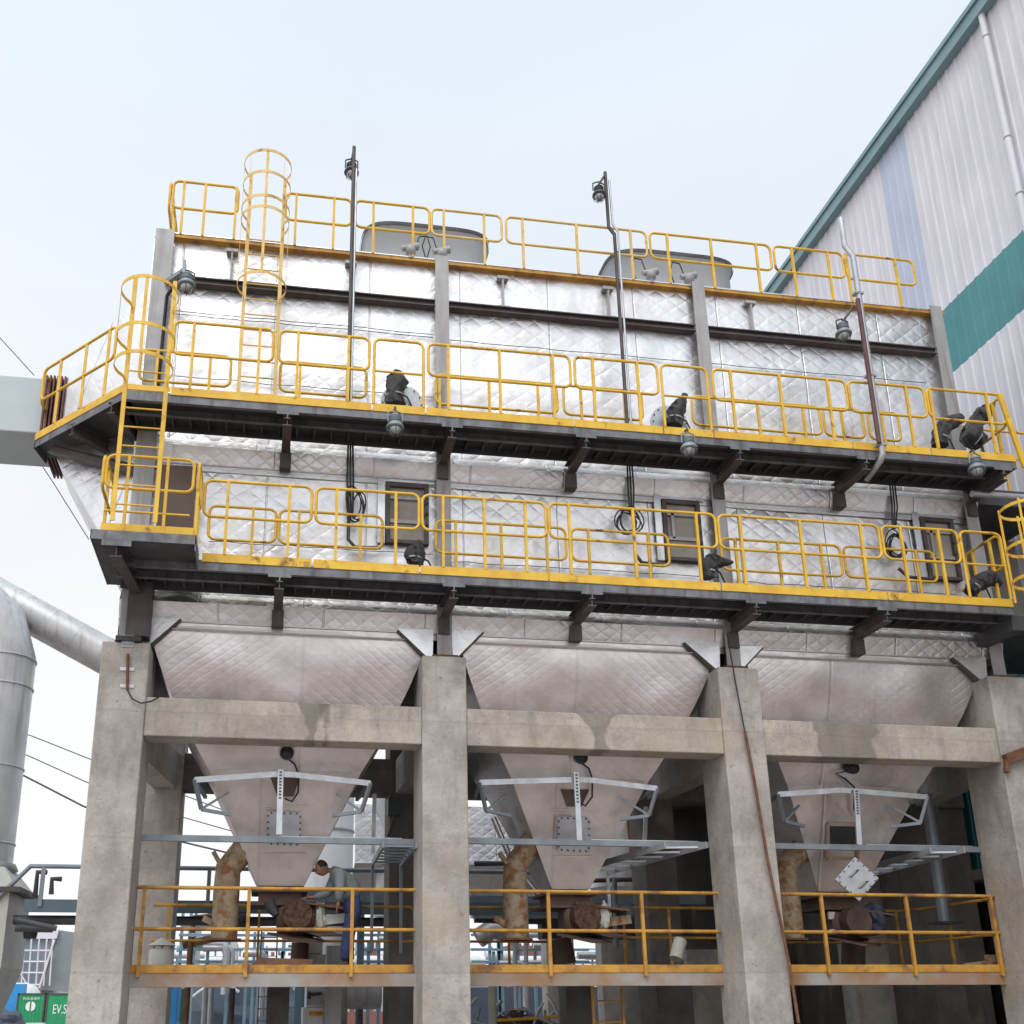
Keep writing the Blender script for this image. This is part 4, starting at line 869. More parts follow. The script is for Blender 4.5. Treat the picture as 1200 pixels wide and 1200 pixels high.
def wrapped(lab, pts, rs, Y, disc=None, seed=1, zfl=ZMID):
    """a valve under black sheeting following the given pixel path"""
    P = [U(x, y, Y=Y) for x, y in pts]; t = thing('wrapped_valve', lab, 'wrapped valve', P[0], 'valves wrapped in black sheeting')
    m = MB(); n = 26; rings = []
    dense = []
    for i in range(len(P) - 1):
        for k in range(9): dense.append((P[i].lerp(P[i + 1], k / 9), rs[i] + (rs[i + 1] - rs[i]) * k / 9))
    dense.append((P[-1], rs[-1]))
    m.tube([p + Vector((noise.noise(p * 4 + Vector((seed, 0, 0))) * .03, 0, noise.noise(p * 4 + Vector((0, seed, 0))) * .03)) for p, r in dense], [r * 1.0 for p, r in dense], n)
    for i, v in enumerate(m.v):
        w_ = Vector((v.x * 9, v.y * 9, v.z * 3.2)); k = (abs(noise.noise(w_ + Vector((seed, seed, 0)))) - .2) * .13 + noise.noise(v * 16 + Vector((seed, 0, 0))) * .02; m.v[i] = v + Vector((k, k * .9, k * .25))
    m.build('sheeting', 'black_plastic', t)
    d_ = (P[1] - P[0]).normalized(); c_ = P[0].lerp(P[1], .55); m = MB(); m.tube([c_ - d_ * .012, c_ + d_ * .012], (rs[0] + rs[1]) / 2 * 1.02, 20); m.build('tie_band', 'steel_grey', t)
    m = MB(); q = P[1]; m.tube([q + Vector((.08, .05, 0)), q + Vector((.24, .1, -.05)), q + Vector((.34, .15, -.22)), q + Vector((.36, .2, -.42))], .014, 6); m.build('cable', 'black', t)
    if disc:
        c = U(disc[0], disc[1], Y=Y + .18); R_ = disc[2]; m = MB(); m.lathe(c, [(R_, -.02), (R_, .02)], 28, 'y'); o = m.build('blind_flange', 'galv', t)
        m = MB()
        for k in range(14):
            a = 2 * PI * k / 14; q = c + Vector((math.cos(a) * (R_ - .04), -.02, math.sin(a) * (R_ - .04))); m.tube([q, q + Vector((0, -.02, 0))], .012, 6)
        m.build('bolt', 'steel_dark', o)
    return t
wrapped('upright black wrapped valve before a round grey plate on the upper walkway', [(463, 474), (461, 457), (466, 446), (468, 436)], [.15, .15, .17, .08], 15.0, (471, 474, .36), 3)
wrapped('black wrapped valve pointing up right before a round grey plate left of the third column', [(790, 499), (791, 486), (797, 476), (803, 461)], [.14, .15, .12, .04], 14.95, (784, 496, .33), 5)
wrapped('black wrapped valve bending right beside the fourth column on the upper walkway', [(1101, 522), (1102, 508), (1110, 497), (1125, 491)], [.14, .14, .13, .09], 14.95, None, 8)
wrapped('black wrapped valve with raised pointed hood at the right end of the upper walkway', [(1150, 520), (1138, 512), (1143, 496), (1154, 484), (1166, 473)], [.17, .2, .13, .15, .03], 15.2, None, 11)
wrapped('small black bag tied over a valve right of the first inspection door', [(485, 661), (485, 650), (488, 642), (493, 633)], [.11, .14, .11, .03], 15.0, None, 13)
wrapped('black wrapped valve with beak pointing right below the third column', [(831, 678), (830, 664), (835, 657), (858, 659)], [.10, .12, .13, .03], 14.95, None, 17)
wrapped('low bluish black covered valve at the right end of the lower walkway', [(1136, 694), (1145, 684), (1160, 678), (1172, 684)], [.10, .14, .14, .06], 15.0, None, 19)
# ================================================================ CHUTES AND ROTARY VALVES UNDER THE HOPPERS
for k, (P, br, lab) in enumerate(((((296, 975), (290, 990), (268, 1018), (265, 1040), (263, 1100)), ((260, 1016), (250, 998)), 'mottled rusty chute pipe with a bent top under the left hopper'),
        (((630, 975), (622, 990), (606, 1015), (605, 1040), (604, 1100)), ((594, 1012), (585, 999)), 'mottled rusty chute pipe left of the middle rotary valve'),
        (((950, 975), (944, 990), (926, 1015), (925, 1040), (925, 1100)), None, 'mottled rusty chute pipe half hidden behind the third column'))):
    Yc = 17.0; t = thing('chute_pipe', lab, 'pipe', U(*P[-1], Y=Yc), 'rusty chute pipes')
    W = [U(x, y, Y=Yc) for x, y in P]; xx = (W[-1].x + W[-2].x) / 2; W[-1].x = xx; W[-2].x = xx; W[-3].x = xx + .01
    m = MB(); m.tube(W, .20, 22); m.build('pipe', 'rust_pipe', t)
    m = MB(); c = W[-1]; m.lathe(c + Vector((0, 0, -.03)), [(.26, 0), (.26, .03)], 20); m.build('flange', 'rust', t)
    if br: m = MB(); m.bar(U(*br[0], Y=Yc - .15), U(*br[1], Y=Yc - .15), .07, .07); m.build('stub', 'rust_pipe', t)
    if k < 2: m = MB(); m.bar(U((258, 596)[k], 1086, Y=Yc), U((238, 580)[k], 1076, Y=Yc), .09, .09); m.build('lower_stub', 'rust_pipe', t)
for k, (cx, cy, lab) in enumerate(((352, 1075, 'rotary valve wrapped in torn brown plastic beside the worker'), (685, 1077, 'rotary valve wrapped in brown plastic between rusty flanges in the middle bay'), (997, 1082, 'dark rotary valve with blue black bag in the shaded right bay'))):
    Yv = 17.0; t = thing('rotary_valve', lab, 'rotary valve', U(cx, cy, Y=Yv), 'rotary valves under the hoppers'); c = U(cx, cy, Y=Yv); tx = (hop_c[k][1][0].x + hop_c[k][1][1].x) / 2
    ztip = hop_c[k][1][0].z
    m = MB(); m.box(tx - .45, tx + .42, Yv - .1, Yv + .8, ztip - .10, ztip - .06); m.box(tx - .34, tx + .32, Yv - .0, Yv + .7, ztip - .26, ztip - .10); m.box(tx - .45, tx + .42, Yv - .1, Yv + .8, ztip - .30, ztip - .26); m.build('top_flange', 'wood_dark', t)
    m = MB(); m.bar(c + Vector((-.15, .1, .24)), c + Vector((.70, .0, .12)), .55, .03); m.build('upper_plate', 'rust' if k < 2 else 'wood_dark', t)
    m = MB(); pts = [c + Vector(v) for v in ((-.50, -.1, -.26), (-.05, -.5, -.40), (.38, -.2, -.38), (.05, .35, -.27))]
    m.prism(pts, (0, 0, .03)); m.prism([p + Vector((.35, .1, .09)) for p in pts], (0, 0, .02)); m.build('bottom_flange', 'wood_dark', t)
    m = MB(); m.lathe(c + Vector((0, .12, -.02)), [(.18, -.36), (.27, -.30), (.27, .3), (.18, .36)], 18, 'x'); m.build('body', 'wood_dark', t)
    m = MB(); m.lathe(c + Vector((-.06, -.16, .02)), [(.225, .22), (.235, -.02), (.22, -.06), (.17, -.065), (.165, -.04), (.10, -.045), (.095, -.09), (.055, -.10), (.03, -.10)], 22, 'y'); m.build('end_disc', 'wrap' if k < 2 else 'wood_dark', t)
    m = MB(); blob(m, c + Vector((.06, .02, .0)), (.26, .20, .235), 5 + k * 7, n=16, spikes=.22); m.build('plastic_wrap', 'wrap' if k < 2 else 'wood_dark', t)
    if k < 2:
        m = MB(); blob(m, c + Vector((.30, -.05, .0)), (.10, .14, .26), 9 + k, n=9, spikes=.5); m.build('torn_edge', 'cream', t)
        m = MB(); m.bar(c + Vector((.28, 0, -.06)), c + Vector((.75, 0, .0)), .2, .14); m.build('guard_tray', 'cream' if k == 0 else 'rust_pipe', t)
        m = MB(); m.lathe(c + Vector((.72, .15, .12)), [(.05, -.12), (.14, -.1), (.14, .12), (.08, .14)], 14, 'x'); m.build('motor', 'steel_dark', t)
    else:
        m = MB(); blob(m, c + Vector((.42, -.05, .08)), (.20, .2, .24), 31, n=11, spikes=.3); m.build('black_bag', M('blue_black_bag', (.03, .035, .06), (.045, .055, .09), 4, .35, 0, .02), t)
        m = MB(); m.bar(c + Vector((-.42, -.05, .12)), c + Vector((-.30, -.05, .12)), .04, .12); m.bar(c + Vector((-.42, -.05, -.14)), c + Vector((-.32, -.05, -.14)), .04, .08); m.build('white_tag', 'cream', t)
# black sleeve hanging at the left valve, rusty tray on the deck
p = U(318, 1060, Y=16.6); m = MB(); m.tube([U(315, 1056, Y=16.6), U(319, 1066, Y=16.6), U(324, 1073, Y=16.55)], [.09, .08, .05], 8)
tag(m.build('black_sleeve', 'black_plastic'), 'short black sleeve dangling left of the torn plastic wrap', 'sleeve')
m = MB(); p = U(327, 1131, Y=16.5); m.hexa([(p.x - .42, 16.35, 2.82), (p.x + .46, 16.35, 2.82), (p.x + .5, 16.7, 2.82), (p.x - .36, 16.7, 2.82), (p.x - .30, 16.4, 2.96), (p.x + .5, 16.38, 2.93), (p.x + .46, 16.7, 2.9), (p.x - .3, 16.7, 2.97)])
tag(m.build('scrap_plate', 'rust', bev=.01), 'dull red rusty scrap plate lying on the catwalk left of the worker', 'scrap')
# cable ladders turning back through the bays
def cable_ladder(lab, a, b, wv, drop=None, mm='galv', n=7):
    t = thing('cable_ladder', lab, 'cable ladder', a, 'cable ladders under the hoppers')
    for s_ in (0, 1):
        m = MB(); m.bar(a + wv * s_, b + wv * s_, .03, .10); m.build('side_rail', mm, t)
    for k in range(n):
        c = a.lerp(b, (k + .5) / n); m = MB(); m.bar(c, c + wv, .06, .03); m.build('rung', mm, t)
    if drop:
        m = MB(); m.bar(b, b - Vector((0, 0, drop)), .05, .05, (0, 1, 0)); m.bar(b + wv, b + wv - Vector((0, 0, drop)), .05, .05, (0, 1, 0)); m.build('drop_leg', mm, t)
    return t
zl = U(480, 987, Y=15.9).z
cable_ladder('grey cable ladder running back beside the second concrete column', U(488, 990, Y=15.9), Vector((U(470, 1020, Y=18.6).x, 18.6, zl)), Vector((-.5, 0, 0)), 1.5, 'steel_blue', 6)
zl = U(820, 992, Y=15.8).z
cable_ladder('bright cable ladder running back left of the third concrete column', U(828, 990, Y=15.8), U(712, 1022, Y=18.2), Vector((-.62, .15, 0)), .8, 'galv', 6)
cable_ladder('shiny cable ladder running back in the dark right bay', U(1130, 996, Y=15.9), U(1022, 1024, Y=18.3), Vector((-.5, .15, 0)), None, 'galv', 6)
for (x0, y0, x1, y1, Y, lab) in ((439, 930, 437, 1000, 18.2, 'thin perforated upright behind the left hopper edge'), (757, 945, 755, 1000, 18.4, 'thin perforated upright behind the middle hopper edge')):
    a, b = U(x0, y0, Y=Y), U(x1, y1, Y=Y); m = MB(); m.bar(a, b, .07, .03, (0, 1, 0)); tag(m.build('perforated_strut', 'galv'), lab, 'strut')
a, b = U(1085, 930, Y=17.5), U(1090, 1080, Y=17.5)
t = thing('pipe_post', 'blue grey pipe post with foot plate in the dark right bay', 'post', b); m = MB(); m.tube([a, Vector((a.x, 17.5, b.z))], .10, 14); m.build('post', 'steel_blue', t); m = MB(); m.box(a.x - .2, a.x + .2, 17.3, 17.7, b.z - .04, b.z); m.build('foot', 'steel_dark', t)
# angled bracket and rolled sheet lying on the catwalk
m = MB(); a = U(792, 1124, Y=17.0); m.tube([a, a + Vector((.14, .1, .30))], .11, 14); tag(m.build('bent_sheet', 'cream'), 'short bent pale sheet roll standing on the catwalk in the middle bay', 'sheet roll')
m = MB(); m.bar(U(1130, 1131, Y=16.6), U(1160, 1127, Y=16.6), .05, .05); p = U(1161, 1126, Y=16.6); m.box(p.x - .08, p.x + .08, 16.56, 16.64, p.z - .1, p.z + .1)
tag(m.build('angle_bracket', 'rust_pipe'), 'beige angle bracket lying on the catwalk by the fourth column', 'bracket')
# ================================================================ FACTORY BUILDING ON THE RIGHT
XB_ = 14.5
fb = thing('factory_building', 'tall white corrugated factory hall with a teal stripe and teal gutter', 'building', (XB_, 22, 0))
def corr(y0, y1, z0, z1, m, name, x=XB_, parent=None, pitch=.30, axis='y', rib=.02):
    b = MB(); prof = []; y = y0
    while y < y1 - 1e-6:
        for dy, d in ((0, 0), (pitch * .62, 0), (pitch * .70, rib), (pitch * .90, rib)):
            if y + dy <= y1: prof.append((y + dy, d))
        y += pitch
    prof.append((y1, 0)); vs = []
    for (yy, d) in prof:
        vs += [(x - d, yy, z0), (x - d, yy, z1)] if axis == 'y' else [(yy, x - d, z0), (yy, x - d, z1)]
    b.add(vs, [(2 * k, 2 * k + 1, 2 * k + 3, 2 * k + 2) for k in range(len(prof) - 1)]); o = b.build(name, m, parent or fb)
    sol = o.modifiers.new('solid', 'SOLIDIFY'); sol.thickness = .004; return o
z_st = (U(1200, 270, X=XB_).z + U(1098, 370, X=XB_).z) / 2; z_sb = (U(1200, 360, X=XB_).z + U(1110, 445, X=XB_).z) / 2; z_rf = 22.36
z_tl = U(1180, 715, X=XB_).z
print('stripe', z_st, z_sb, z_rf, z_tl)
ya, yb = U(1090, 330, X=XB_).y, U(1065, 200, X=XB_).y
yq0, yq1 = U(1086, 310, X=XB_).y, U(1044, 280, X=XB_).y
corr(9, yq0, z_st, z_rf, 'white', 'wall_panel'); corr(yq1, 38, z_st, z_rf, 'white', 'wall_panel'); corr(yq0, yq1, z_st, z_rf, 'white_blue', 'translucent_panel')
corr(9, 38, z_sb, z_st, 'teal', 'colour_band'); corr(9, 38, 9.6, z_sb, 'white', 'wall_panel'); corr(16.8, 38, 4.8, 9.6, 'teal', 'lower_wall_panel'); corr(9, 16.8, 4.8, 9.6, 'board', 'lower_wall_panel')
m = MB(); m.box(XB_ - .22, XB_ + .1, 8, 38, z_rf + .0, z_rf + .36); m.box(XB_ - .27, XB_ - .18, 8, 38, z_rf + .30, z_rf + .42); m.build('gutter', 'teal_dark', fb)
m = MB(); m.box(XB_ + .1, XB_ + 25, 8, 38, z_rf + .1, z_rf + .2); m.build('roof', 'white', fb)
m = MB(); m.box(XB_ + .15, XB_ + 25, 9, 9.2, 0, z_rf); m.box(XB_ + .15, XB_ + 25, 37.8, 38, 0, z_rf); m.build('end_wall', 'white', fb)
yd = U(1165, 60, X=XB_).y; m = MB(); m.tube([(XB_ - .12, yd, z_rf), (XB_ - .12, yd, 5)], .065, 16); o = m.build('downpipe', 'white', fb)
for y in (20, 170, 250):
    z = U(1180, y, X=XB_).z; m = MB(); m.lathe((XB_ - .12, yd, z), [(.066, -.02), (.074, -.015), (.074, .015), (.066, .02)], 16); m.build('clamp', 'steel_grey', o)
# concrete lower storey of the hall, open on its left side: dark inside
for yy in (12.5, 18.5, 24.5, 30.5):
    m = MB(); m.box(XB_ - .3, XB_ + .3, yy, yy + .6, 0, 4.8); m.build('column', 'concrete', fb)
m = MB(); m.box(XB_ - .25, XB_ + 25, 9, 38, 4.6, 4.8); m.build('floor_slab', 'concrete', fb)
m = MB(); m.box(XB_ + .4, XB_ + .6, 9, 38, 0, 4.6); m.build('light_block_wall', 'concrete_shaded', fb)  # added wall that keeps skylight from the right out of the bays
# service block behind the right hoppers
sb = thing('service_block', 'dark concrete service block behind the right hopper bays', 'building', (11, 24, 0))
xs0 = U(822, 1000, Y=22.5).x
m = MB(); m.box(xs0, 14.2, 24.5, 24.8, 0, 9.5); m.build('back_wall', 'concrete_shaded', sb)
m = MB(); m.box(XD + .3, 14.25, 19.9, 24.5, 0, 9.5); m.build('side_wall', 'concrete_shaded', sb)
m = MB(); m.box(colX[2] + 1.3, 14.2, 19.7, 24.5, 6.7, 6.95); m.build('slab', 'concrete_shaded', sb)
m = MB(); m.box(colX[2] + 1.2, 14.2, 19.75, 20.1, 6.05, 6.7); m.build('lintel', 'concrete_shaded', sb)
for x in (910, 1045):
    X = U(x, 1180, Y=22).x; m = MB(); m.box(X - .3, X + .3, 22, 22.6, 0, 6.7); m.build('column', 'concrete_shaded', sb)
# back parts seen between the bays
for (x0, x1, Y, lab) in ((1000, 1056, 20.6, 'pale concrete pier in shade behind the right rotary valve'), (706, 752, 27, 'pale concrete pier under the catwalk right of the middle valve'), (641, 672, 27, 'narrow pale concrete pier left of the middle valve'), (806, 850, 21.5, 'dim concrete pier behind the third front column')):
    a, b = U(x0, 1140, Y=Y).x, U(x1, 1140, Y=Y).x; m = MB(); m.box(a, b, Y, Y + .5, 0, 5.9 if x0 > 990 else 4.5 if x0 < 710 else 3.3); tag(m.build('concrete_pier', 'concrete'), lab, 'pier')
for (x0, x1, Y, z, lab) in ((313, 339, 18.6, 2.78, 'dark brown box column under the catwalk left of the blue posts'), (664, 694, 18.6, 2.78, 'dark brown box column under the catwalk in the middle bay'), (770, 812, 18.7, 2.78, 'dark box column under the catwalk beside the third front column')):
    a, b = U(x0, 1170, Y=Y).x, U(x1, 1170, Y=Y).x; m = MB(); m.box(a, b, Y, Y + .5, 0, z); tag(m.build('box_column', 'steel_brown'), lab, 'column')
# stack with elbow on the left
YK_ = 22.0
st = thing('duct_stack', 'tall silver duct with elbow and flared base at the left frame edge', 'duct', (U(5, 1000, Y=YK_).x, YK_, 0))
xr_ = (U(41, 790, Y=YK_).x + U(15, 1000, Y=YK_).x) / 2; R_ = .62; cx_ = xr_ - R_
z0, z1 = U(10, 1020, Y=YK_).z, U(30, 775, Y=YK_).z
m = MB(); m.tube([(cx_, YK_, z0), (cx_, YK_, z1), (cx_ - .25, YK_, z1 + .75), (cx_ - .9, YK_, z1 + 1.4), (cx_ - 1.8, YK_, z1 + 1.75)], R_, 28); d = m.build('round_duct', 'duct', st)
for z in (z1, z1 - .6, z0 + 2.0, z0 + .5):
    m = MB(); m.lathe((cx_, YK_, z), [(R_ + .0, -.02), (R_ + .02, -.015), (R_ + .02, .015), (R_, .02)], 28); m.build('seam_ring', 'duct', d)
zz = U(10, 1045, Y=YK_).z
m = MB(); m.lathe((cx_, YK_, z0), [(R_ + .06, -.05), (R_ + .12, 0), (R_ + .06, .12)], 28); m.build('flange', 'steel_grey', st)
m = MB(); a = R_; b = R_ + .32; m.hexa([(cx_ - b, YK_ - b, zz), (cx_ + b, YK_ - b, zz), (cx_ + b, YK_ + b, zz), (cx_ - b, YK_ + b, zz), (cx_ - a, YK_ - a, z0), (cx_ + a, YK_ - a, z0), (cx_ + a, YK_ + a, z0), (cx_ - a, YK_ + a, z0)]); m.build('flared_hood', 'cream', st)
m = MB(); a = b + .0; z3 = U(5, 1135, Y=YK_).z; m.box(cx_ - a, cx_ + a - .1, YK_ - a, YK_ + a, z3, zz - .01); m.hexa([(cx_ - .5, YK_ - .5, 1.0), (cx_ + .25, YK_ - .5, 1.0), (cx_ + .25, YK_ + .5, 1.0), (cx_ - .5, YK_ + .5, 1.0), (cx_ - a, YK_ - a, z3), (cx_ + a - .1, YK_ - a, z3), (cx_ + a - .1, YK_ + a, z3), (cx_ - a, YK_ + a, z3)]); m.build('lower_casing', 'cream', st)
m = MB(); m.box(cx_ - a - .12, cx_ + a + .1, YK_ - a - .12, YK_ + a + .12, zz - .09, zz); m.build('hood_flange', 'steel_brown', st)
a, b = U(-12, 694, Y=22.6), U(128, 771, Y=22.6)
t = thing('slanting_duct', 'silver round duct slanting down behind the leftmost concrete column', 'duct', b); m = MB(); d = (b - a).normalized(); m.tube([a - d * 2, b + d * 2.5], .40, 24); dd = m.build('round_duct', 'duct', t)
for k in range(4):
    c = a.lerp(b, .3 + k * .22); m = MB(); m.tube([c - d * .008, c + d * .008], .404, 24); m.build('seam_ring', 'duct', dd)
# blue service platform between stack and frame
Yp = 21.0
t = thing('service_platform', 'blue grey service platform with handrail between the silver duct and the concrete frame', 'platform', U(60, 1060, Y=Yp))
m = MB(); a, b = U(28, 1062, Y=Yp), U(330, 1056, Y=Yp); m.box(a.x, b.x + 6, Yp, Yp + .1, a.z - .10, a.z + .13); m.box(a.x, b.x + 6, Yp + .1, Yp + 1.3, a.z + .02, a.z + .06); m.build('beam', 'blue', t)
m = MB(); z_ = U(60, 1015, Y=Yp).z; m.tube([U(-5, 1054, Y=Yp), U(36, 1015, Y=Yp), Vector((b.x + 6, Yp, z_))], .045, 8); m.build('handrail', 'steel_blue', t)
for px in (50, 245, 262, 465):
    X = U(px, 1030, Y=Yp).x; m = MB(); m.bar((X, Yp, a.z), (X, Yp, z_), .07, .07, (0, 1, 0)); m.build('post', 'steel_blue', t)
for (x0, y0, x1, y1) in ((41, 1052, 44, 1022), (60, 1048, 61, 1030)):
    m = MB(); p, q = U(x0, y0, Y=Yp + .8), U(x1, y1, Y=Yp + .8); m.tube([p, q, q + Vector((.18, 0, 0))], .05, 8); m.build('vent_stub', 'steel_brown', t)
p, q = U(16, 1078, Y=Yp + .3), U(490, 1078, Y=Yp + .3)
t = thing('process_pipe', 'long dark horizontal pipe running behind the concrete frame under the blue platform', 'pipe', p); m = MB(); m.tube([p, Vector((q.x, q.y, p.z))], .09, 10); m.build('pipe', 'steel_dark', t)
m = MB(); m.tube([U(18, 1088, Y=20.8), U(62, 1089, Y=20.8)], .06); m.tube([U(20, 1078, Y=20.6), U(66, 1088, Y=20.6)], .05); m.build('branch', 'steel_dark', t)
for px in (36, 285):
    c = U(px, 1091 if px < 100 else 1078, Y=Yp - .0); m = MB(); m.lathe(c, [(.04, -.12), (.14, -.1), (.14, .1), (.04, .12)], 12, 'x'); m.build('valve', 'black', t)
Yp = 22.5; t = thing('pipe_rack', 'pale blue pipe rack with two blue posts behind the worker', 'pipe rack', U(450, 1140, Y=Yp))
for px in (350, 422):
    X = U(px, 1150, Y=Yp).x; m = MB(); m.box(X - .07, X + .07, Yp, Yp + .14, 0, U(px, 1050, Y=Yp).z); m.build('post', 'mid_blue', t)
m = MB(); a = U(340, 1050, Y=Yp); m.box(a.x, a.x + 9, Yp - .05, Yp + .3, a.z - .1, a.z + .12); m.build('beam', 'steel_blue', t)
a = U(555, 1069, Y=Yp); m = MB(); m.box(a.x, a.x + 2.6, Yp + .1, Yp + .4, a.z - .1, a.z + .1); m.build('beam', 'galv', t)
# white tank, quilted duct and pipes seen between bays
Yt = 26; t = thing('white_silo', 'tall white silo seen between the left hopper and the second column', 'silo', U(392, 1100, Y=Yt)); a, b = U(352, 1000, Y=Yt).x, U(414, 1000, Y=Yt).x
m = MB(); m.lathe(((a + b) / 2, Yt, 0), [((b - a) / 2, 3.2), ((b - a) / 2, 8.0), ((b - a) / 2 * .6, 8.4), (.1, 8.5)], 30); m.build('shell', 'white_tank', t); m = MB(); m.lathe(((a + b) / 2, Yt, 0), [((b - a) / 2 + .02, 6.2), ((b - a) / 2 + .02, 6.25)], 30); m.build('ring', 'steel_grey', t)
m = MB(); 
for k in range(4): q = ((a + b) / 2 + (-.5 + (k % 2)) * .9, Yt + (-.5 + k // 2) * .9); m.box(q[0] - .08, q[0] + .08, q[1] - .08, q[1] + .08, 0, 3.25)
m.build('legs', 'blue', t)
Yt = 24; P = [U(x, y, Y=Yt) for x, y in ((543, 945), (612, 945), (640, 1015), (543, 1015))]
t = thing('insulated_duct', 'foil quilted duct with grey underside crossing behind the middle bay', 'duct', P[3]); m = MB(); x0, x1 = P[3].x - 2.5, P[2].x + .6; z0, z1 = P[3].z, P[0].z
quilt(m, (x0, Yt - .3, z0), (x1, Yt - .3, z0), (x1, Yt, z1), (x0, Yt, z1), 30, 10, .03, 2); quilt(m, (x0, Yt + 2, z0 - .9), (x1, Yt + 2, z0 - .9), (x1, Yt - .3, z0), (x0, Yt - .3, z0), 30, 10, .02, 2); m.add([(x1, Yt - .3, z0), (x1, Yt + 2, z0 - .9), (x1, Yt + 2, z1), (x1, Yt, z1)], [(0, 1, 2, 3)])
m.build('cladding', 'foil_low', t)
Yt = 25; a = U(590, 960, Y=Yt)
def tube_thing(name, lab, cat, pts, r, Y, mm, n=14, grp=None):
    P = [U(x, y, Y=Y) for x, y in pts]; m = MB(); m.tube(P, r, n); return tag(m.build(name, mm), lab, cat, grp)
tube_thing('clad_pipe', 'white clad pipe elbow behind the perforated strut right of the left hopper', 'pipe', ((452, 925), (451, 945), (458, 960), (459, 985), (450, 1075)), .26, 24, 'white_tank')
m = MB(); a, b = U(735, 950, Y=20.8), U(741, 1010, Y=20.8); m.bar(a, b, .08, .08, (0, 1, 0)); tag(m.build('orange_bar', M('orange_paint', (.5, .12, .03), None, 2, .5)), 'thin orange red bar beside the middle hopper edge', 'bar')
m = MB(); m.box(U(630, 930, Y=23).x, U(800, 930, Y=23).x, 23, 23.4, U(700, 1100, Y=23).z, U(700, 1045, Y=23).z); tag(m.build('dark_girder', 'steel_dark'), 'wide dark girder crossing behind the middle rotary valve', 'girder')
# corrugated shed seen past the third column
sh = thing('corrugated_shed', 'small teal and white striped shed wall glimpsed left of the third column', 'shed', U(815, 980, Y=26)); a, b = U(797, 985, Y=26), U(845, 940, Y=26)
corr(a.x, b.x + .5, a.z - .4, b.z + 1, 'white', 'striped_wall', 26, sh, .26, 'x', .09)
m = MB()
k = a.x
while k < b.x + .5: m.box(k + .05, k + .13, 25.92, 25.98, a.z - .4, b.z + 1); k += .26
m.build('teal_stripes', 'teal', sh)
m = MB(); q0, q1 = U(805, 1012, Y=25.5), U(850, 980, Y=25.5); m.prism([(q0.x, 25.5, q0.z), (q1.x + .4, 25.5, q0.z), (q1.x + .4, 25.5, q1.z), (q0.x + .35, 25.5, q0.z + .45)], (0, .1, 0)); m.build('canopy', 'white', sh)
# ================================================================ BELOW THE CATWALK
p = U(360, 1190, Y=19.5)
t = thing('white_machine', 'white cabinet machine with a yellow plate below the worker', 'machine', (p.x, 19.5, 0)); a, b = U(356, 1160, Y=19.5), U(380, 1160, Y=19.5); zt = U(360, 1150, Y=19.5).z
m = MB(); m.box(a.x, b.x, 19.5, 20.3, 0, U(360, 1181, Y=19.5).z); m.box(a.x + .05, b.x, 19.55, 20.3, U(360, 1181, Y=19.5).z, zt); m.build('cabinet', 'white_tank', t, bev=.01)
m = MB(); q0, q1 = U(360, 1162, Y=19.48), U(377, 1178, Y=19.48); m.box(q0.x, q1.x, 19.49, 19.52, q1.z, q0.z); m.build('recess', 'steel_grey', t)
q0, q1 = U(363, 1185, Y=19.48), U(379, 1191, Y=19.48); m = MB(); m.box(q0.x, q1.x, 19.47, 19.498, q1.z, q0.z); o = m.build('name_plate', 'sign_yellow', t)
text('ET-TERA', .07, ((q0.x + q1.x) / 2, 19.466, (q0.z + q1.z) / 2), (PI / 2, 0, 0), 'letter_dark', o)
m = MB(); m.tube([U(361, 1166, Y=19.4), U(377, 1164, Y=19.4)], .03); m.lathe(U(362, 1166, Y=19.4), [(.07, -.03), (.07, .03)], 10, 'x'); m.build('lever', 'black', t)
tube_thing('flanged_pipe', 'large grey horizontal pipe with white section low under the worker', 'pipe', ((402, 1165), (446, 1165)), .27, 21, 'duct', 20)
m = MB(); c = U(395, 1178, Y=20.6); m.lathe(c, [(.3, -.14), (.62, -.13), (.62, .13), (.3, .14)], 26, 'x'); tag(m.build('wheel_flange', 'steel_grey'), 'big grey disc flange left of the horizontal pipe under the catwalk', 'flange')
for (x, Y, mm, lab, y0) in ((262 - 22, 21, 'galv', 'thin pale conduit post under the left catwalk', 1158), (247, 21.3, 'galv', 'second thin pale conduit post under the left catwalk', 1158), (219, 19.3, 'rust', 'rusty chain wrapped post beside the bright blue sheet', 1098), (271.5, 18.5, 'steel_dark', 'thin dark post under the left catwalk before the blue tarpaulin', 1158), (421, 21.5, 'blue', 'blue post under the catwalk left of the second column', 1158), (577, 20, 'cream', 'yellowish wooden post under the catwalk right of the second column', 1156), (605, 24, 'white_tank', 'thin white pipe rising left of the scrap heap', 1100), (618, 24, 'white_tank', 'thin white pipe right of its twin above the scrap heap', 1060)):
    p = U(x, 1175, Y=Y); zt = min(U(x, y0, Y=Y).z, 6); m = MB(); r = .075 if mm in ('cream', 'blue') else .05
    m.tube([(p.x, Y, 0), (p.x, Y, zt)], r, 10); tag(m.build('thin_post', mm), lab, 'post')
a, b = U(185, 1160, Y=24), U(209, 1160, Y=24); t = thing('blue_cabin', 'bright blue sheet cabin with a pink strip behind the left column', 'cabin', (a.x, 24, 0))
m = MB(); m.box(a.x, b.x, 24, 25, 0, 2.75); m.box(b.x - .02, b.x + .02, 23.97, 25, 0, 1.9); m.build('sheet', 'cyan', t, bev=.02); m = MB(); m.box(a.x + .15, b.x - .15, 23.97, 23.995, 2.5, 2.7); m.build('strip', 'pink', t)
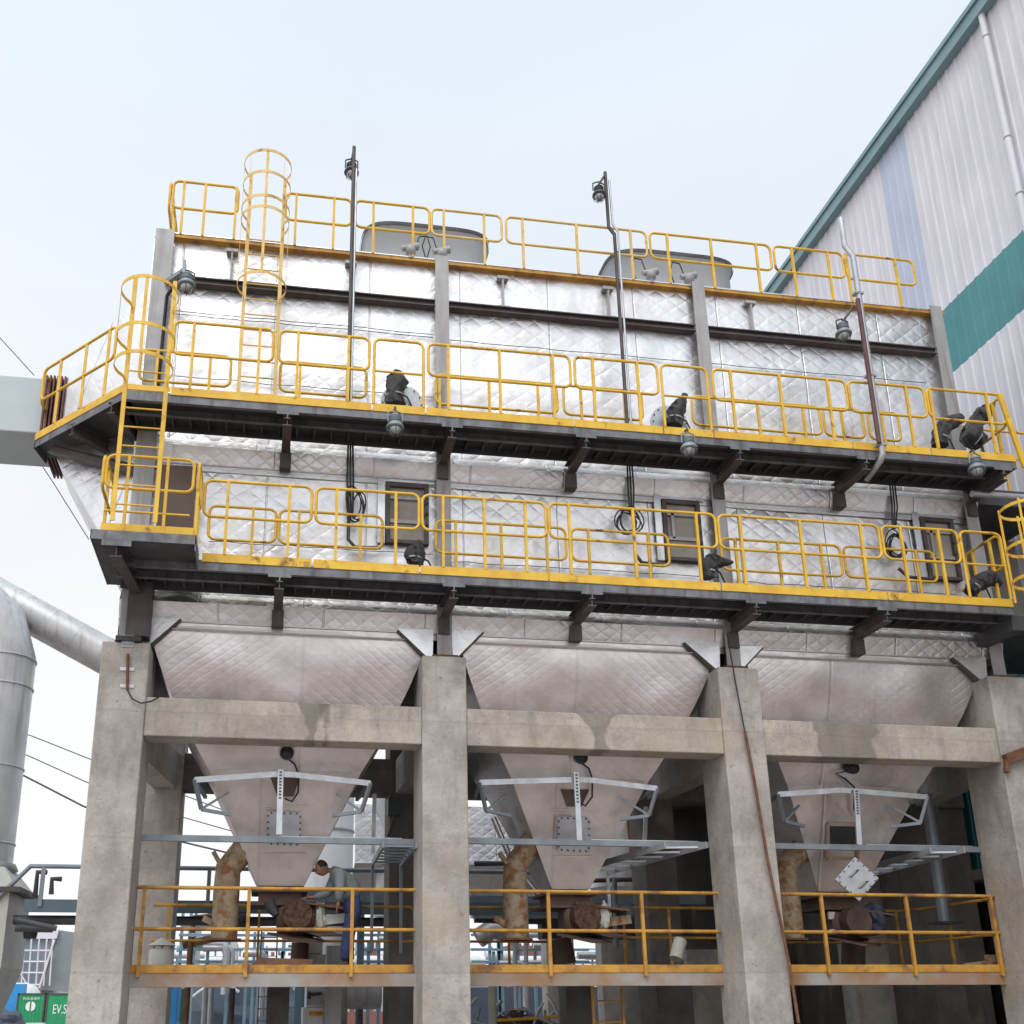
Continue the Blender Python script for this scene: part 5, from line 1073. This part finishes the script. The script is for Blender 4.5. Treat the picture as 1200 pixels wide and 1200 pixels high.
a = U(218, 1175, Y=26).x; m = MB(); m.box(a - .35, a + .05, 26, 26.6, 0, 2.6); tag(m.build('green_board', M('dark_green_board', (.03, .14, .10), None, 2, .6)), 'narrow dark green board right of the bright blue cabin', 'board')
# tarpaulin covered heap
m = MB(); c = U(265, 1180, Y=34); blob(m, (c.x, 34, .6), (3.2, 1.6, 2.3), 3, n=16, spikes=.25); tag(m.build('covered_heap', 'navy'), 'large heap under dark blue tarpaulin behind the left bay', 'covered heap')
m = MB(); c = U(262, 1168, Y=34); m.tube([Vector((c.x - .8 + k * .16, 32.0, c.z - .15 + .5 * math.sin(PI * (k + 1) / 11))) for k in range(9)], .05, 6); tag(m.build('white_hoop', 'white_tank'), 'thin white hoop lying on the dark blue tarpaulin', 'hoop')
# scrap heap with cables
t = thing('scrap_heap', 'tangle of pale bent pipes and rubble below the middle bay', 'scrap', U(610, 1199, Y=22)); rr = random.Random(4); c0 = U(612, 1200, Y=22)
m = MB()
for k in range(60):
    a = c0 + Vector((rr.uniform(-1.3, 1.0), rr.uniform(-.6, .8), rr.uniform(-1.2, .1))); d = Vector((rr.uniform(-1, 1), rr.uniform(-.5, .5), rr.uniform(-.2, .9))).normalized() * rr.uniform(.3, .7)
    m.tube([a, a + d * .5 + Vector((0, 0, .08)), a + d], rr.uniform(.02, .04), 6)
m.build('bent_pipes', 'galv', t); m = MB(); blob(m, c0 + Vector((.1, .2, -1.2)), (1.7, .8, 1.25), 6, n=18, spikes=.4); m.build('rubble', 'wood_dark', t)
m = MB(); m.tube([c0 + Vector((-.75, -.6, .08)), c0 + Vector((.2, -.6, .12))], .03); m.tube([c0 + Vector((.85, -.6, .5)), c0 + Vector((.9, -.6, .16)), c0 + Vector((.3, -.6, .14))], .03); m.build('yellow_bar', 'yellow', t)
# yellow ladder under the middle bay
a, b = U(695, 1180, Y=17.4), U(730, 1180, Y=17.4); t = thing('small_ladder', 'small orange yellow ladder hanging under the middle of the catwalk', 'ladder', (a.x, 17.4, 0))
for X in (a.x, b.x): m = MB(); m.box(X - .02, X + .02, 17.38, 17.42, .3, 2.75); m.build('side_rail', 'yellow_old', t)
z = .4
while z < 2.7: m = MB(); m.tube([(a.x, 17.4, z), (b.x, 17.4, z)], .014, 6); m.build('rung', 'yellow_old', t); z += .32
# white vent pot behind the left column
p = U(189, 1120, Y=17.6); m = MB(); m.box(p.x - .5, p.x + .5, 17.2, 18.0, 2.68, 2.8); tag(m.build('vent_ledge', 'concrete'), 'low concrete ledge carrying the round beige vent pot', 'ledge'); t = thing('roof_vent', 'round beige vent pot with a pointed cap standing left behind the railing', 'vent', (p.x, 17.6, 2.5)); zt = U(189, 1113, Y=17.6).z
m = MB(); m.lathe((p.x, 17.6, 0), [(.19, 2.8), (.19, zt), (.15, zt + .02)], 22); m.build('pot', 'cream', t); m = MB(); m.lathe((p.x, 17.6, zt + .06), [(.22, 0), (.19, .02), (.02, .12)], 22); m.build('cap', 'cream', t)
m = MB()
for k in range(4): m.box(p.x + .12 * math.cos(k * PI / 2) - .01, p.x + .12 * math.cos(k * PI / 2) + .01, 17.6 + .12 * math.sin(k * PI / 2) - .01, 17.6 + .12 * math.sin(k * PI / 2) + .01, zt, zt + .07)
m.build('cap_leg', 'steel_grey', t)
# cream hopper box behind the worker's legs
p = U(366, 1110, Y=18.4); t = thing('feed_box', 'cream flared feed box below the torn plastic wrap', 'feed box', (p.x, 18.4, 2.3)); z = lambda y: U(366, y, Y=18.4).z
m = MB(); m.hexa([(p.x - .2, 18.2, z(1140)), (p.x + .2, 18.2, z(1140)), (p.x + .2, 18.8, z(1140)), (p.x - .2, 18.8, z(1140)), (p.x - .32, 18.1, z(1119)), (p.x + .22, 18.1, z(1119)), (p.x + .22, 18.9, z(1119)), (p.x - .32, 18.9, z(1119))]); m.box(p.x - .22, p.x + .16, 18.2, 18.8, z(1118), z(1100)); m.build('box', 'cream', t, bev=.01)
m = MB(); m.box(U(383, 1100, Y=19).x, U(402, 1100, Y=19).x, 19, 19.5, 1.5, U(390, 1108, Y=19).z); tag(m.build('grey_cabinet', 'steel_grey', bev=.01), 'plain grey cabinet behind the worker and left of his legs', 'cabinet')
# ================================================================ FAR BACKGROUND
Yc = 93
for k, (x0, x1, lab) in enumerate(((21, 54, 'green shipping container with a white round emblem on its ribbed end'), (55, 98, 'green shipping container with large white letters on its side'))):
    a, b = U(x0, 1164, Y=Yc), U(x1, 1164, Y=Yc); t = thing('shipping_container', lab, 'container', (a.x, Yc, .3)); zt = a.z; zb = zt - 2.6
    if k == 0: corr(a.x + .1, b.x - .1, zb + .05, zt - .05, 'green', 'ribbed_end', Yc, t, .28, 'x', .04); m = MB(); m.box(a.x, b.x, Yc + .02, Yc + 6, zb, zt); m.build('body', 'green', t)
    else: m = MB(); m.box(a.x, b.x, Yc + .0, Yc + 6, zb, zt); m.build('body', 'green', t)
    m = MB()
    for (q0, q1, q2, q3) in ((a.x, a.x + .12, zb, zt), (b.x - .12, b.x, zb, zt), (a.x, b.x, zt - .1, zt)): m.box(q0, q1, Yc - .08, Yc, q2, q3)
    m.build('corner_frame', 'steel_brown', t)
    if k == 0:
        text('EHS-SHEM', .28, ((a.x + b.x) / 2, Yc - .06, zt - .42), (PI / 2, 0, 0), 'letter', t)
        m = MB(); c = ((a.x + b.x) / 2, zt - 1.0)
        def sec(s_): return [(c[0] + s_ * .06 + s_ * .32 * math.cos(q), Yc - .07, c[1] + .36 * math.sin(q)) for q in [(-PI / 2 + PI * n_ / 10) for n_ in range(11)]]
        m.prism(sec(-1), (0, .02, 0)); m.prism(sec(1)[::-1], (0, .02, 0)); m.build('emblem', 'letter', t)
    else: text('EV.SF', 1.0, (a.x + 1.25, Yc - .03, zt - 1.25), (PI / 2, 0, 0), 'letter', t, sx=.62)
a, b = U(18, 1190, Y=89), U(52, 1190, Y=89); m = MB(); m.box(a.x - 4, b.x, 89, 90, 0, U(30, 1199, Y=89).z); tag(m.build('low_wall', 'white_tank'), 'low white kerb wall in front of the green containers', 'low wall')
m = MB(); c = U(20, 1168, Y=100); m.lathe((c.x - .9, 100, c.z - .35), [(.1, -3.4), (1.0, -3.2), (1.45, -2.6), (1.5, -1), (1.5, 1.6), (1.2, 2.4), (.6, 2.8), (.1, 2.9)], 24, 'x'); tag(m.build('white_tank', 'white_tank'), 'white rounded tank end left of the green containers', 'tank')
m = MB(); c = U(8, 1195, Y=84); blob(m, (c.x, 84, .6), (1.3, 1, 1.0), 12, n=14, spikes=.3); tag(m.build('grey_sack', 'navy'), 'dark grey green covered pile below the white tank', 'pile')
a = U(14, 1156, Y=96); m = MB(); m.box(a.x - .5, a.x + 1.0, 96, 97, 0, a.z + .2); tag(m.build('blue_crate', 'cyan'), 'blue crate top behind the white tank at the left', 'crate')
# greenhouse like steel lattice hall with sloping slate roof
Yh = 120; t = thing('lattice_hall', 'grey hall with white lattice front and steep slate side behind the containers', 'building', U(50, 1170, Y=Yh))
P = [U(x, y, Y=Yh) for x, y in ((13, 1160), (48, 1160), (68, 1090), (21, 1090))]
m = MB(); m.prism([P[0] - Vector((3, 0, 8)), P[1] - Vector((0, 0, 8)), P[1], P[2], P[3] - Vector((6, 0, 0)), P[0] - Vector((6, 0, 0))], (0, 10, 0)); m.build('wall', M('glass_grey', (.28, .32, .37), (.22, .26, .30), .2, .4), t)
m = MB(); m.prism([P[1], U(74, 1162, Y=Yh), U(110, 1160, Y=Yh), U(110, 1096, Y=Yh), U(70, 1090, Y=Yh)], (0, 8, 0)); m.build('slate_side', 'hill', t)
m = MB(); m.prism([U(14, 1100, Y=Yh - .5), U(66, 1100, Y=Yh - .5), U(69, 1089, Y=Yh - .5), U(14, 1089, Y=Yh - .5)], (0, .4, 0)); m.build('eave', 'white', t)
m = MB()
for y in (1114, 1127, 1140, 1154): m.tube([U(12, y, Y=Yh - 1), U(62 - (y - 1100) * .28, y, Y=Yh - 1)], .10, 5)
for x in (17, 26, 34, 43, 52, 59): m.tube([U(x - 1, 1155, Y=Yh - 1), U(x + 3, 1100, Y=Yh - 1)], .09, 5)
m.tube([U(24, 1115, Y=Yh - 1), U(17, 1128, Y=Yh - 1), U(32, 1155, Y=Yh - 1)], .1, 5); m.tube([U(64, 1101, Y=Yh - 1), U(46, 1158, Y=Yh - 1)], .13, 5); m.build('lattice', 'white', t)
# far plant: pale blue pipe bridges, red brick works
Yf = 70; rr = random.Random(12)
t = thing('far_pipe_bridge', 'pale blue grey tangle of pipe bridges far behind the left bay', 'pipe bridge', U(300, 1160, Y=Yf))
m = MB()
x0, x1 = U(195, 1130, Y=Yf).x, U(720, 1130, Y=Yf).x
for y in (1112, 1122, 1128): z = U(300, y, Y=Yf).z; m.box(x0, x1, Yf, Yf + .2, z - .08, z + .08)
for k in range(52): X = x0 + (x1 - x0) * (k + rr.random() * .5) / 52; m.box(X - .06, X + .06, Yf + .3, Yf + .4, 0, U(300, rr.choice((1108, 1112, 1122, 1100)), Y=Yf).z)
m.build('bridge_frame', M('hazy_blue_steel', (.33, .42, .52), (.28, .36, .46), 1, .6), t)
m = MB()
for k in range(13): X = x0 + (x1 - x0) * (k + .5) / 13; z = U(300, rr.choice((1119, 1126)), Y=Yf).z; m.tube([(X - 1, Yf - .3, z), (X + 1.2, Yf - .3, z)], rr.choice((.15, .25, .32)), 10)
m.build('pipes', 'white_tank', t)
for (x0, x1, y0, mm, lab, Y) in ((294, 345, 1120, 'brick', 'low red works building far behind the rusty scrap plate', 90), (378, 470, 1118, 'white_tank', 'pale far factory shed behind the worker', 95), (425, 444, 1112, 'brick', 'jagged red brick works between the blue post and the concrete', 88), (596, 643, 1108, 'brick', 'red brick works far behind the middle bay', 80), (540, 700, 1157, 'navy', 'long low dark blue shed behind the scrap heap', 42), (398, 450, 1186, 'brick', 'low brown rubble bank under the horizontal pipe', 60), (264, 278, 1104, 'cream', 'pale mottled chimney stump behind the left chute pipe', 60), (221, 231, 1085, 'cream', 'thin pale chimney left of the left chute pipe', 62)):
    a, b = U(x0, y0, Y=Y), U(x1, y0, Y=Y); m = MB(); m.box(a.x, b.x, Y, Y + 5, 0, a.z)
    if mm == 'brick':
        for k in range(5): q = a.x + (b.x - a.x) * (k + .3) / 5; m.box(q, q + (b.x - a.x) * .08, Y + .2, Y + 1, a.z - .01, a.z + rr.uniform(.15, .7))
    tag(m.build('far_building', mm), lab, 'building')
a, b = U(-40, 1158, Y=260), U(700, 1160, Y=260)
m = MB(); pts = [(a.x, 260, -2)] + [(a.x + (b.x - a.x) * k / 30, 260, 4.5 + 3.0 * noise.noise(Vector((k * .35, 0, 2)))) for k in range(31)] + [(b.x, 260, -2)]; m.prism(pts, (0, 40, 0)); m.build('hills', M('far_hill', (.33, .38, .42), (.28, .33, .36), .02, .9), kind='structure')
# overhead wires on the left
for k, (P, lab) in enumerate(((((-20, 850), (36, 862), (104, 889), (205, 928), (290, 960)), 'upper thin overhead wire left of the concrete frame'), (((-20, 868), (34, 886), (100, 916), (205, 955), (275, 975)), 'middle faint overhead wire left of the concrete frame'), (((-20, 900), (28, 909), (98, 945), (215, 987), (265, 999), (300, 1006)), 'lowest and thickest overhead wire left of the concrete frame'), (((-10, 385), (40, 440)), 'thin wire ending on the pale duct at the left edge'), (((40, 532), (62, 565), (104, 632)), 'thin wire dropping below the pale duct toward the box landing'))):
    m = MB(); m.tube([U(x, y, Y=40) for x, y in P], .02 if k != 2 else .035, 5); tag(m.build('overhead_wire', 'steel_dark'), lab, 'wire')
# ================================================================ WORKER
YWk = 16.75
ft = Vector((U(404, 1134, Y=YWk).x, YWk, 2.815))
pr = thing('person', 'worker in grey shirt and navy trousers bending left over the wrapped valve', 'person', ft)
def W(x, y, dy=0): return U(x, y, Y=YWk + dy)
# body joints from photo pixels: hips (411,1060) shoulders (400,1022) head (380,1018)
hip = W(413, 1055); chest = W(400, 1029); neck = W(389, 1021); head = W(379, 1017)
import bmesh
def skin_obj(name, joints, edges, m, parent, sub=2, root=0):
    me = bpy.data.meshes.new(name); bm = bmesh.new(); lay = bm.verts.layers.skin.verify(); org = wloc(parent)
    vs = []
    for p, r in joints:
        v = bm.verts.new(Vector(p) - org); v[lay].radius = r if isinstance(r, tuple) else (r, r); vs.append(v)
    vs[root][lay].use_root = True
    for a, b in edges: bm.edges.new((vs[a], vs[b]))
    bm.to_mesh(me); bm.free(); me.materials.append(mt[m])
    o = bpy.data.objects.new(name, me); col.objects.link(o); o.parent = parent
    s_ = o.modifiers.new('skin', 'SKIN'); s_.use_smooth_shade = True
    su = o.modifiers.new('sub', 'SUBSURF'); su.levels = sub; su.render_levels = sub
    return o
dn, df = -.10, .10        # near / far side offsets in depth
hN, hF = hip + Vector((0, dn, 0)), hip + Vector((0, df, 0))
kN, kF = W(409, 1090, -.10), W(409, 1094, .12); aN, aF = W(406, 1127, -.10), W(412, 1128, .12); aN.z = aF.z = 2.93
sN, sF = W(399, 1024, -.19), W(395, 1024, .19)
eN, wN = W(398, 1044, -.26), W(397, 1057, -.22)
eF, wF = W(384, 1047, .10), W(366, 1052, .10)
J = [(hip, .06), (chest, (.10, .12)), (neck, .045), (neck.lerp(head, .5), .045), (hN, .07), (kN, .05), (aN, .026), (aN + Vector((-.03, 0, -.04)), .03), (hF, .07), (kF, .05), (aF, .026), (aF + Vector((-.03, 0, -.04)), .03),
     (sN, .055), (eN, .042), (wN, .028), (wN + Vector((-.02, 0, -.07)), (.038, .018)), (sF, .055), (eF, .042), (wF, .028), (wF + Vector((-.08, 0, .0)), (.035, .02))]
E_ = [(0, 1), (1, 2), (2, 3), (0, 4), (4, 5), (5, 6), (6, 7), (0, 8), (8, 9), (9, 10), (10, 11), (1, 12), (12, 13), (13, 14), (14, 15), (1, 16), (16, 17), (17, 18), (18, 19)]
body = skin_obj('body', J, E_, 'skin', pr)
# head: shaped hull with nose, jaw, ear
def head_mesh(c, fwd, up, s_=1.0):
    side = fwd.cross(up).normalized(); up = side.cross(fwd).normalized(); m = MB(); n = 20; vs = []
    for j in range(n + 1):
        ph = PI * j / n
        for i in range(n * 2):
            th = PI * i / n; x, y, z = math.sin(ph) * math.cos(th), math.sin(ph) * math.sin(th), math.cos(ph)
            fx_, sy_, uz = x * .098, y * .076, z * .118
            if z < -.1: fx_ = fx_ * (1 - .12 * abs(z)) + (.012 if x > 0 else .02 * z); sy_ *= (1 - .34 * (-z - .1))
            fx_ += .028 * math.exp(-((z + .12) ** 2) / .012 - (y ** 2) / .018) * (x > 0)      # nose
            fx_ += .010 * math.exp(-((z + .48) ** 2) / .006 - (y ** 2) / .06) * (x > 0)      # lips
            fx_ -= .010 * math.exp(-((z - .05) ** 2) / .01 - ((abs(y) - .4) ** 2) / .03) * (x > 0)   # eye sockets
            vs.append(c + fwd * fx_ * s_ + side * sy_ * s_ + up * uz * s_)
    fs = [(j * n * 2 + i, (j + 1) * n * 2 + i, (j + 1) * n * 2 + (i + 1) % (n * 2), j * n * 2 + (i + 1) % (n * 2)) for j in range(n) for i in range(n * 2)]
    m.add(vs, fs, True)
    for s2 in (-1, 1):     # ears
        e_ = c + side * s2 * .074 * s_ - fwd * .008 - up * .012; m.lathe(e_, [(.008, -.010), (.026, -.006), (.028, .006), (.010, .010)], 10, 'y')
    return m
fwd = (Vector((-1, -.05, -.62))).normalized(); up_ = Vector((-.5, 0, .85)).normalized()
hc = W(377, 1017.5)
head_mesh(hc, fwd, up_).build('head', 'skin', pr)
side_ = fwd.cross(up_).normalized(); upx = side_.cross(fwd).normalized()
m = MB(); n = 16; vs = []
for j in range(n // 2 + 2):
    ph = PI * j / n
    for i in range(n * 2):
        th = PI * i / n; x, y, z = math.sin(ph) * math.cos(th), math.sin(ph) * math.sin(th), math.cos(ph)
        vs.append(hc - fwd * .020 + upx * .014 + fwd * x * .090 + side_ * y * .082 + upx * z * .116)
m.add(vs, [(j * n * 2 + i, (j + 1) * n * 2 + i, (j + 1) * n * 2 + (i + 1) % (n * 2), j * n * 2 + (i + 1) % (n * 2)) for j in range(n // 2 + 1) for i in range(n * 2)], True)
m.build('hair', 'hair', pr)
for s2 in (-1, 1):
    m = MB(); m.lathe(hc + fwd * .084 + side_ * s2 * .030 + upx * .008, [(.002, -.008), (.010, -.004), (.010, .004), (.002, .008)], 10, 'y'); m.build('eye', 'black', pr)
# fingers
for (w0, d, sp) in ((wN + Vector((-.02, 0, -.07)), Vector((-.25, 0, -1)).normalized(), Vector((.0, 1, 0))), (wF + Vector((-.08, 0, 0)), Vector((-1, 0, -.25)).normalized(), Vector((0, 1, 0)))):
    for k in range(5):
        L = (.075, .085, .08, .065, .055)[k]; o_ = sp * ((k - 2) * .018)
        if k == 4: o_ = sp * -.045; dd = (d + sp * -.5).normalized(); L = .05
        else: dd = d
        p0 = w0 + o_; m = MB(); m.tube([p0, p0 + dd * L * .45, p0 + dd * L * .8 + Vector((0, 0, -.012)), p0 + dd * L + Vector((0, 0, -.025))], [.010, .0095, .008, .005], 7); m.build('finger', 'skin', pr)
Js = [(W(413, 1056), (.175, .20)), (W(409, 1040), (.185, .21)), (W(399, 1026), (.18, .21)), (W(388, 1020), .085), (sN, .10), (sN.lerp(eN, .5), .088), (eN, .078), (wN.lerp(eN, .1), .056), (sF, .10), (sF.lerp(eF, .5), .088), (eF, .078), (wF.lerp(eF, .1), .056)]
skin_obj('shirt', Js, [(0, 1), (1, 2), (2, 3), (2, 4), (4, 5), (5, 6), (6, 7), (2, 8), (8, 9), (9, 10), (10, 11)], 'shirt', pr)
Jt = [(W(412, 1045), (.13, .16)), (W(415, 1056), (.16, .175)), (W(413, 1072, -.08), .125), (kN, .10), (W(405, 1112, -.10), .085), (aN + Vector((-.02, 0, -.02)), .075), (W(414, 1072, .08), .125), (kF, .10), (W(409, 1112, .12), .085), (aF + Vector((-.02, 0, -.02)), .075)]
skin_obj('trousers', Jt, [(0, 1), (1, 2), (2, 3), (3, 4), (4, 5), (1, 6), (6, 7), (7, 8), (8, 9)], 'trousers', pr)
for a_ in (aN, aF):
    skin_obj('shoe', [(a_ + Vector((.04, 0, -.05)), (.055, .058)), (a_ + Vector((-.08, 0, -.06)), (.052, .046)), (a_ + Vector((-.17, 0, -.07)), (.035, .024))], [(0, 1), (1, 2)], 'black', pr)

m = MB(); m.box(12.75, 14.35, 17.2, 17.3, 8.6, 10.9); m.build('brown_panel', 'board', sb)
t = thing('rusty_bracket', 'rusty brown steel bracket fixed to the top of the fourth concrete column', 'bracket', U(1185, 900, Y=YC - .05)); a, b, c = U(1178, 890, Y=YC - .05), U(1215, 876, Y=YC - .05), U(1180, 905, Y=YC - .05)
m = MB(); m.bar(a, b, .1, .16); m.build('arm', 'rust', t); m = MB(); m.bar(a + Vector((.02, 0, 0)), c, .07, .08, (0, 1, 0)); m.build('leg', 'rust', t)
m = MB(); m.box(bx1 - .012, bx1, YX, YW, ZLOW - .13, ZLOW - .02); m.build('side_plate', 'steel_fascia', wl)

m = MB(); m.box(XR_M + .01, 14.4, 15.75, 18.5, ZMID - .30, ZMID - .12); m.box(XR_M - .2, 14.4, 15.68, 15.74, ZMID - .45, ZMID - .14); m.build('side_deck', 'steel_dark', wu)
m = MB(); m.tube([(XR_M - .55, 15.2, ZMID - .52), (14.3, 15.2, ZMID - .52)], .06, 10); m.build('side_pipe', 'galv', wu)
m = MB(); m.box(XR_L + .01, 14.4, 15.0, 17.5, ZLOW - .34, ZLOW - .14); m.box(XR_L - .02, XR_L + .18, 14.75, 17.5, ZLOW - .5, ZLOW - .26); m.build('side_deck', 'steel_dark', wl)
for X, t_ in ((13.3, wu), (14.1, wu)):
    m = MB(); m.tube([(X, 15.8, ZMID - .12), (X, 15.8, ZMID + 1.15)], .024); m.build('post', 'yellow', t_)
m = MB(); m.tube([(XR_M, 15.8, ZMID + 1.17), (14.4, 15.8, ZMID + 1.17)], .024); m.tube([(XR_M, 15.8, ZMID + .6), (14.4, 15.8, ZMID + .6)], .02); m.build('side_railing', 'yellow', wu)
m = MB(); m.bar((XR_M + .12, YW - .03, ZMID - .25), (XR_M - .12, YW - .04, ZMID + 1.18), .09, .05, (0, 1, 0)); m.build('gate_post', 'yellow', wu)
# more plant between the bays
for (pts, r, Y, mm, lab) in ((((215, 1085), (330, 1083)), .05, 30, 'galv', 'thin pale pipe crossing behind the left chute pipe'), (((225, 1093), (228, 1075), (262, 1072)), .06, 24, 'rust', 'bent rusty pipe left of the left chute pipe'),
        (((214, 1108), (248, 1100), (262, 1099)), .07, 20, 'rust_pipe', 'rusty offset pipe resting left of the left chute flange'), (((490, 1060), (492, 1150)), .07, 24, 'mid_blue', 'blue upright just left of the second column foot'),
        (((372, 1060), (374, 1150)), .06, 23, 'mid_blue', 'blue upright behind the worker'), (((556, 1076), (640, 1078)), .10, 23, 'steel_dark', 'dark pipe crossing low behind the middle chute pipe'), (((556, 1012), (596, 1012), (600, 1050)), .06, 22, 'steel_dark', 'dark bent pipe under the insulated duct'),
        (((560, 1100), (575, 1090), (592, 1090)), .22, 24, 'duct', 'short grey duct elbow beside the middle chute pipe'), (((578, 958), (600, 1010), (632, 1050)), .05, 17.6, 'sheet', 'crinkled foil strip hanging beside the middle hopper'), (((590, 930), (625, 1000), (640, 1035)), .12, 18.2, 'foil_strip', 'crumpled foil wrapped pipe sloping down left of the middle hopper'),
        (((720, 1030), (722, 1110)), .05, 21, 'steel_blue', 'thin grey post right of the middle valve'), (((655, 1100), (662, 1130)), .20, 18, 'wood_dark', 'dark outlet chute under the middle valve'), (((352, 1105), (350, 1130)), .14, 18, 'wood_dark', 'dark outlet chute under the left valve'),
        (((1000, 1105), (1000, 1140)), .2, 18, 'wood_dark', 'dark outlet chute under the right valve')):
    if mm == 'foil_strip': mm = 'galv'
    tube_thing('process_pipe', lab, 'pipe', pts, r, Y, mm, 12)
t = thing('cable_tray', 'grey cable tray with white brackets low behind the middle chute pipe', 'cable tray', U(600, 1046, Y=21)); a, b = U(552, 1046, Y=21), U(668, 1046, Y=21)
m = MB(); m.box(a.x, b.x, 21, 21.4, a.z - .06, a.z + .06); m.build('tray', 'galv', t)
a = U(672, 930, Y=20.5); m = MB(); a, b = U(455, 935, Y=18.9), U(470, 955, Y=18.9); m.box(a.x, b.x, 18.9, 19.1, b.z, a.z); m.tube([((a.x + b.x) / 2, 18.9, b.z), (a.x, 18.9, b.z - .4)], .02); tag(m.build('wall_box', M('dark_green_box', (.05, .075, .065), None, 3, .5)), 'dark green electrical box on the rear column left of the second front column', 'electrical box')

tube_thing('clad_vessel', 'pale clad vessel seen between the middle hopper and the dark columns', 'vessel', ((722, 925), (726, 1042)), .75, 26, 'duct', 24)
tube_thing('process_pipe', 'thin reddish pipe crossing before the pale clad vessel', 'pipe', ((690, 1032), (760, 1030)), .05, 22, 'red_primer', 8)

# middle distance pipework behind the left and middle bays
for (xa_, xb_, Y, lab, sd) in ((208, 345, 30, 'pipework and ladders in the middle distance behind the left chute pipe', 1), (425, 500, 28, 'small group of pipes and posts behind the worker at the second column', 2), (552, 690, 31, 'pipework and small frames in the middle distance behind the middle bay', 3)):
    rr = random.Random(sd); t = thing('pipe_rack', lab, 'pipe rack', U(xa_, 1150, Y=Y)); A_, B_ = U(xa_, 1120, Y=Y), U(xb_, 1120, Y=Y); zz_ = lambda y: U((xa_ + xb_) / 2, y, Y=Y).z
    m = MB()
    for k in range(int((xb_ - xa_) / 11)):
        X = A_.x + (B_.x - A_.x) * rr.random(); m.box(X - .04, X + .04, Y, Y + .08, 0, zz_(rr.choice((1068, 1092, 1104, 1115))))
    for y in (1096, 1113, 1127): m.box(A_.x, B_.x, Y - .05, Y, zz_(y) - .035, zz_(y) + .035)
    m.build('frame', 'mid_blue', t)
    m = MB()
    for k in range(5):
        X = A_.x + (B_.x - A_.x) * rr.random(); z_ = zz_(rr.uniform(1095, 1130)); L_ = rr.uniform(.6, 1.6); m.tube([(X, Y - .3, z_), (X + L_ * .6, Y - .3, z_), (X + L_ * .7, Y - .3, z_ - .15), (X + L_ * .7, Y - .3, z_ - rr.uniform(.5, 1.6))], rr.uniform(.05, .12), 8)
    m.build('pipes', 'galv', t)
    m = MB(); X = A_.x + (B_.x - A_.x) * .7
    for q in (0, .42): m.box(X + q, X + q + .04, Y - .5, Y - .46, 0, zz_(1090))
    k = .3
    while k < zz_(1090): m.box(X, X + .42, Y - .5, Y - .47, k, k + .03); k += .3
    m.build('ladder', 'red_primer', t)
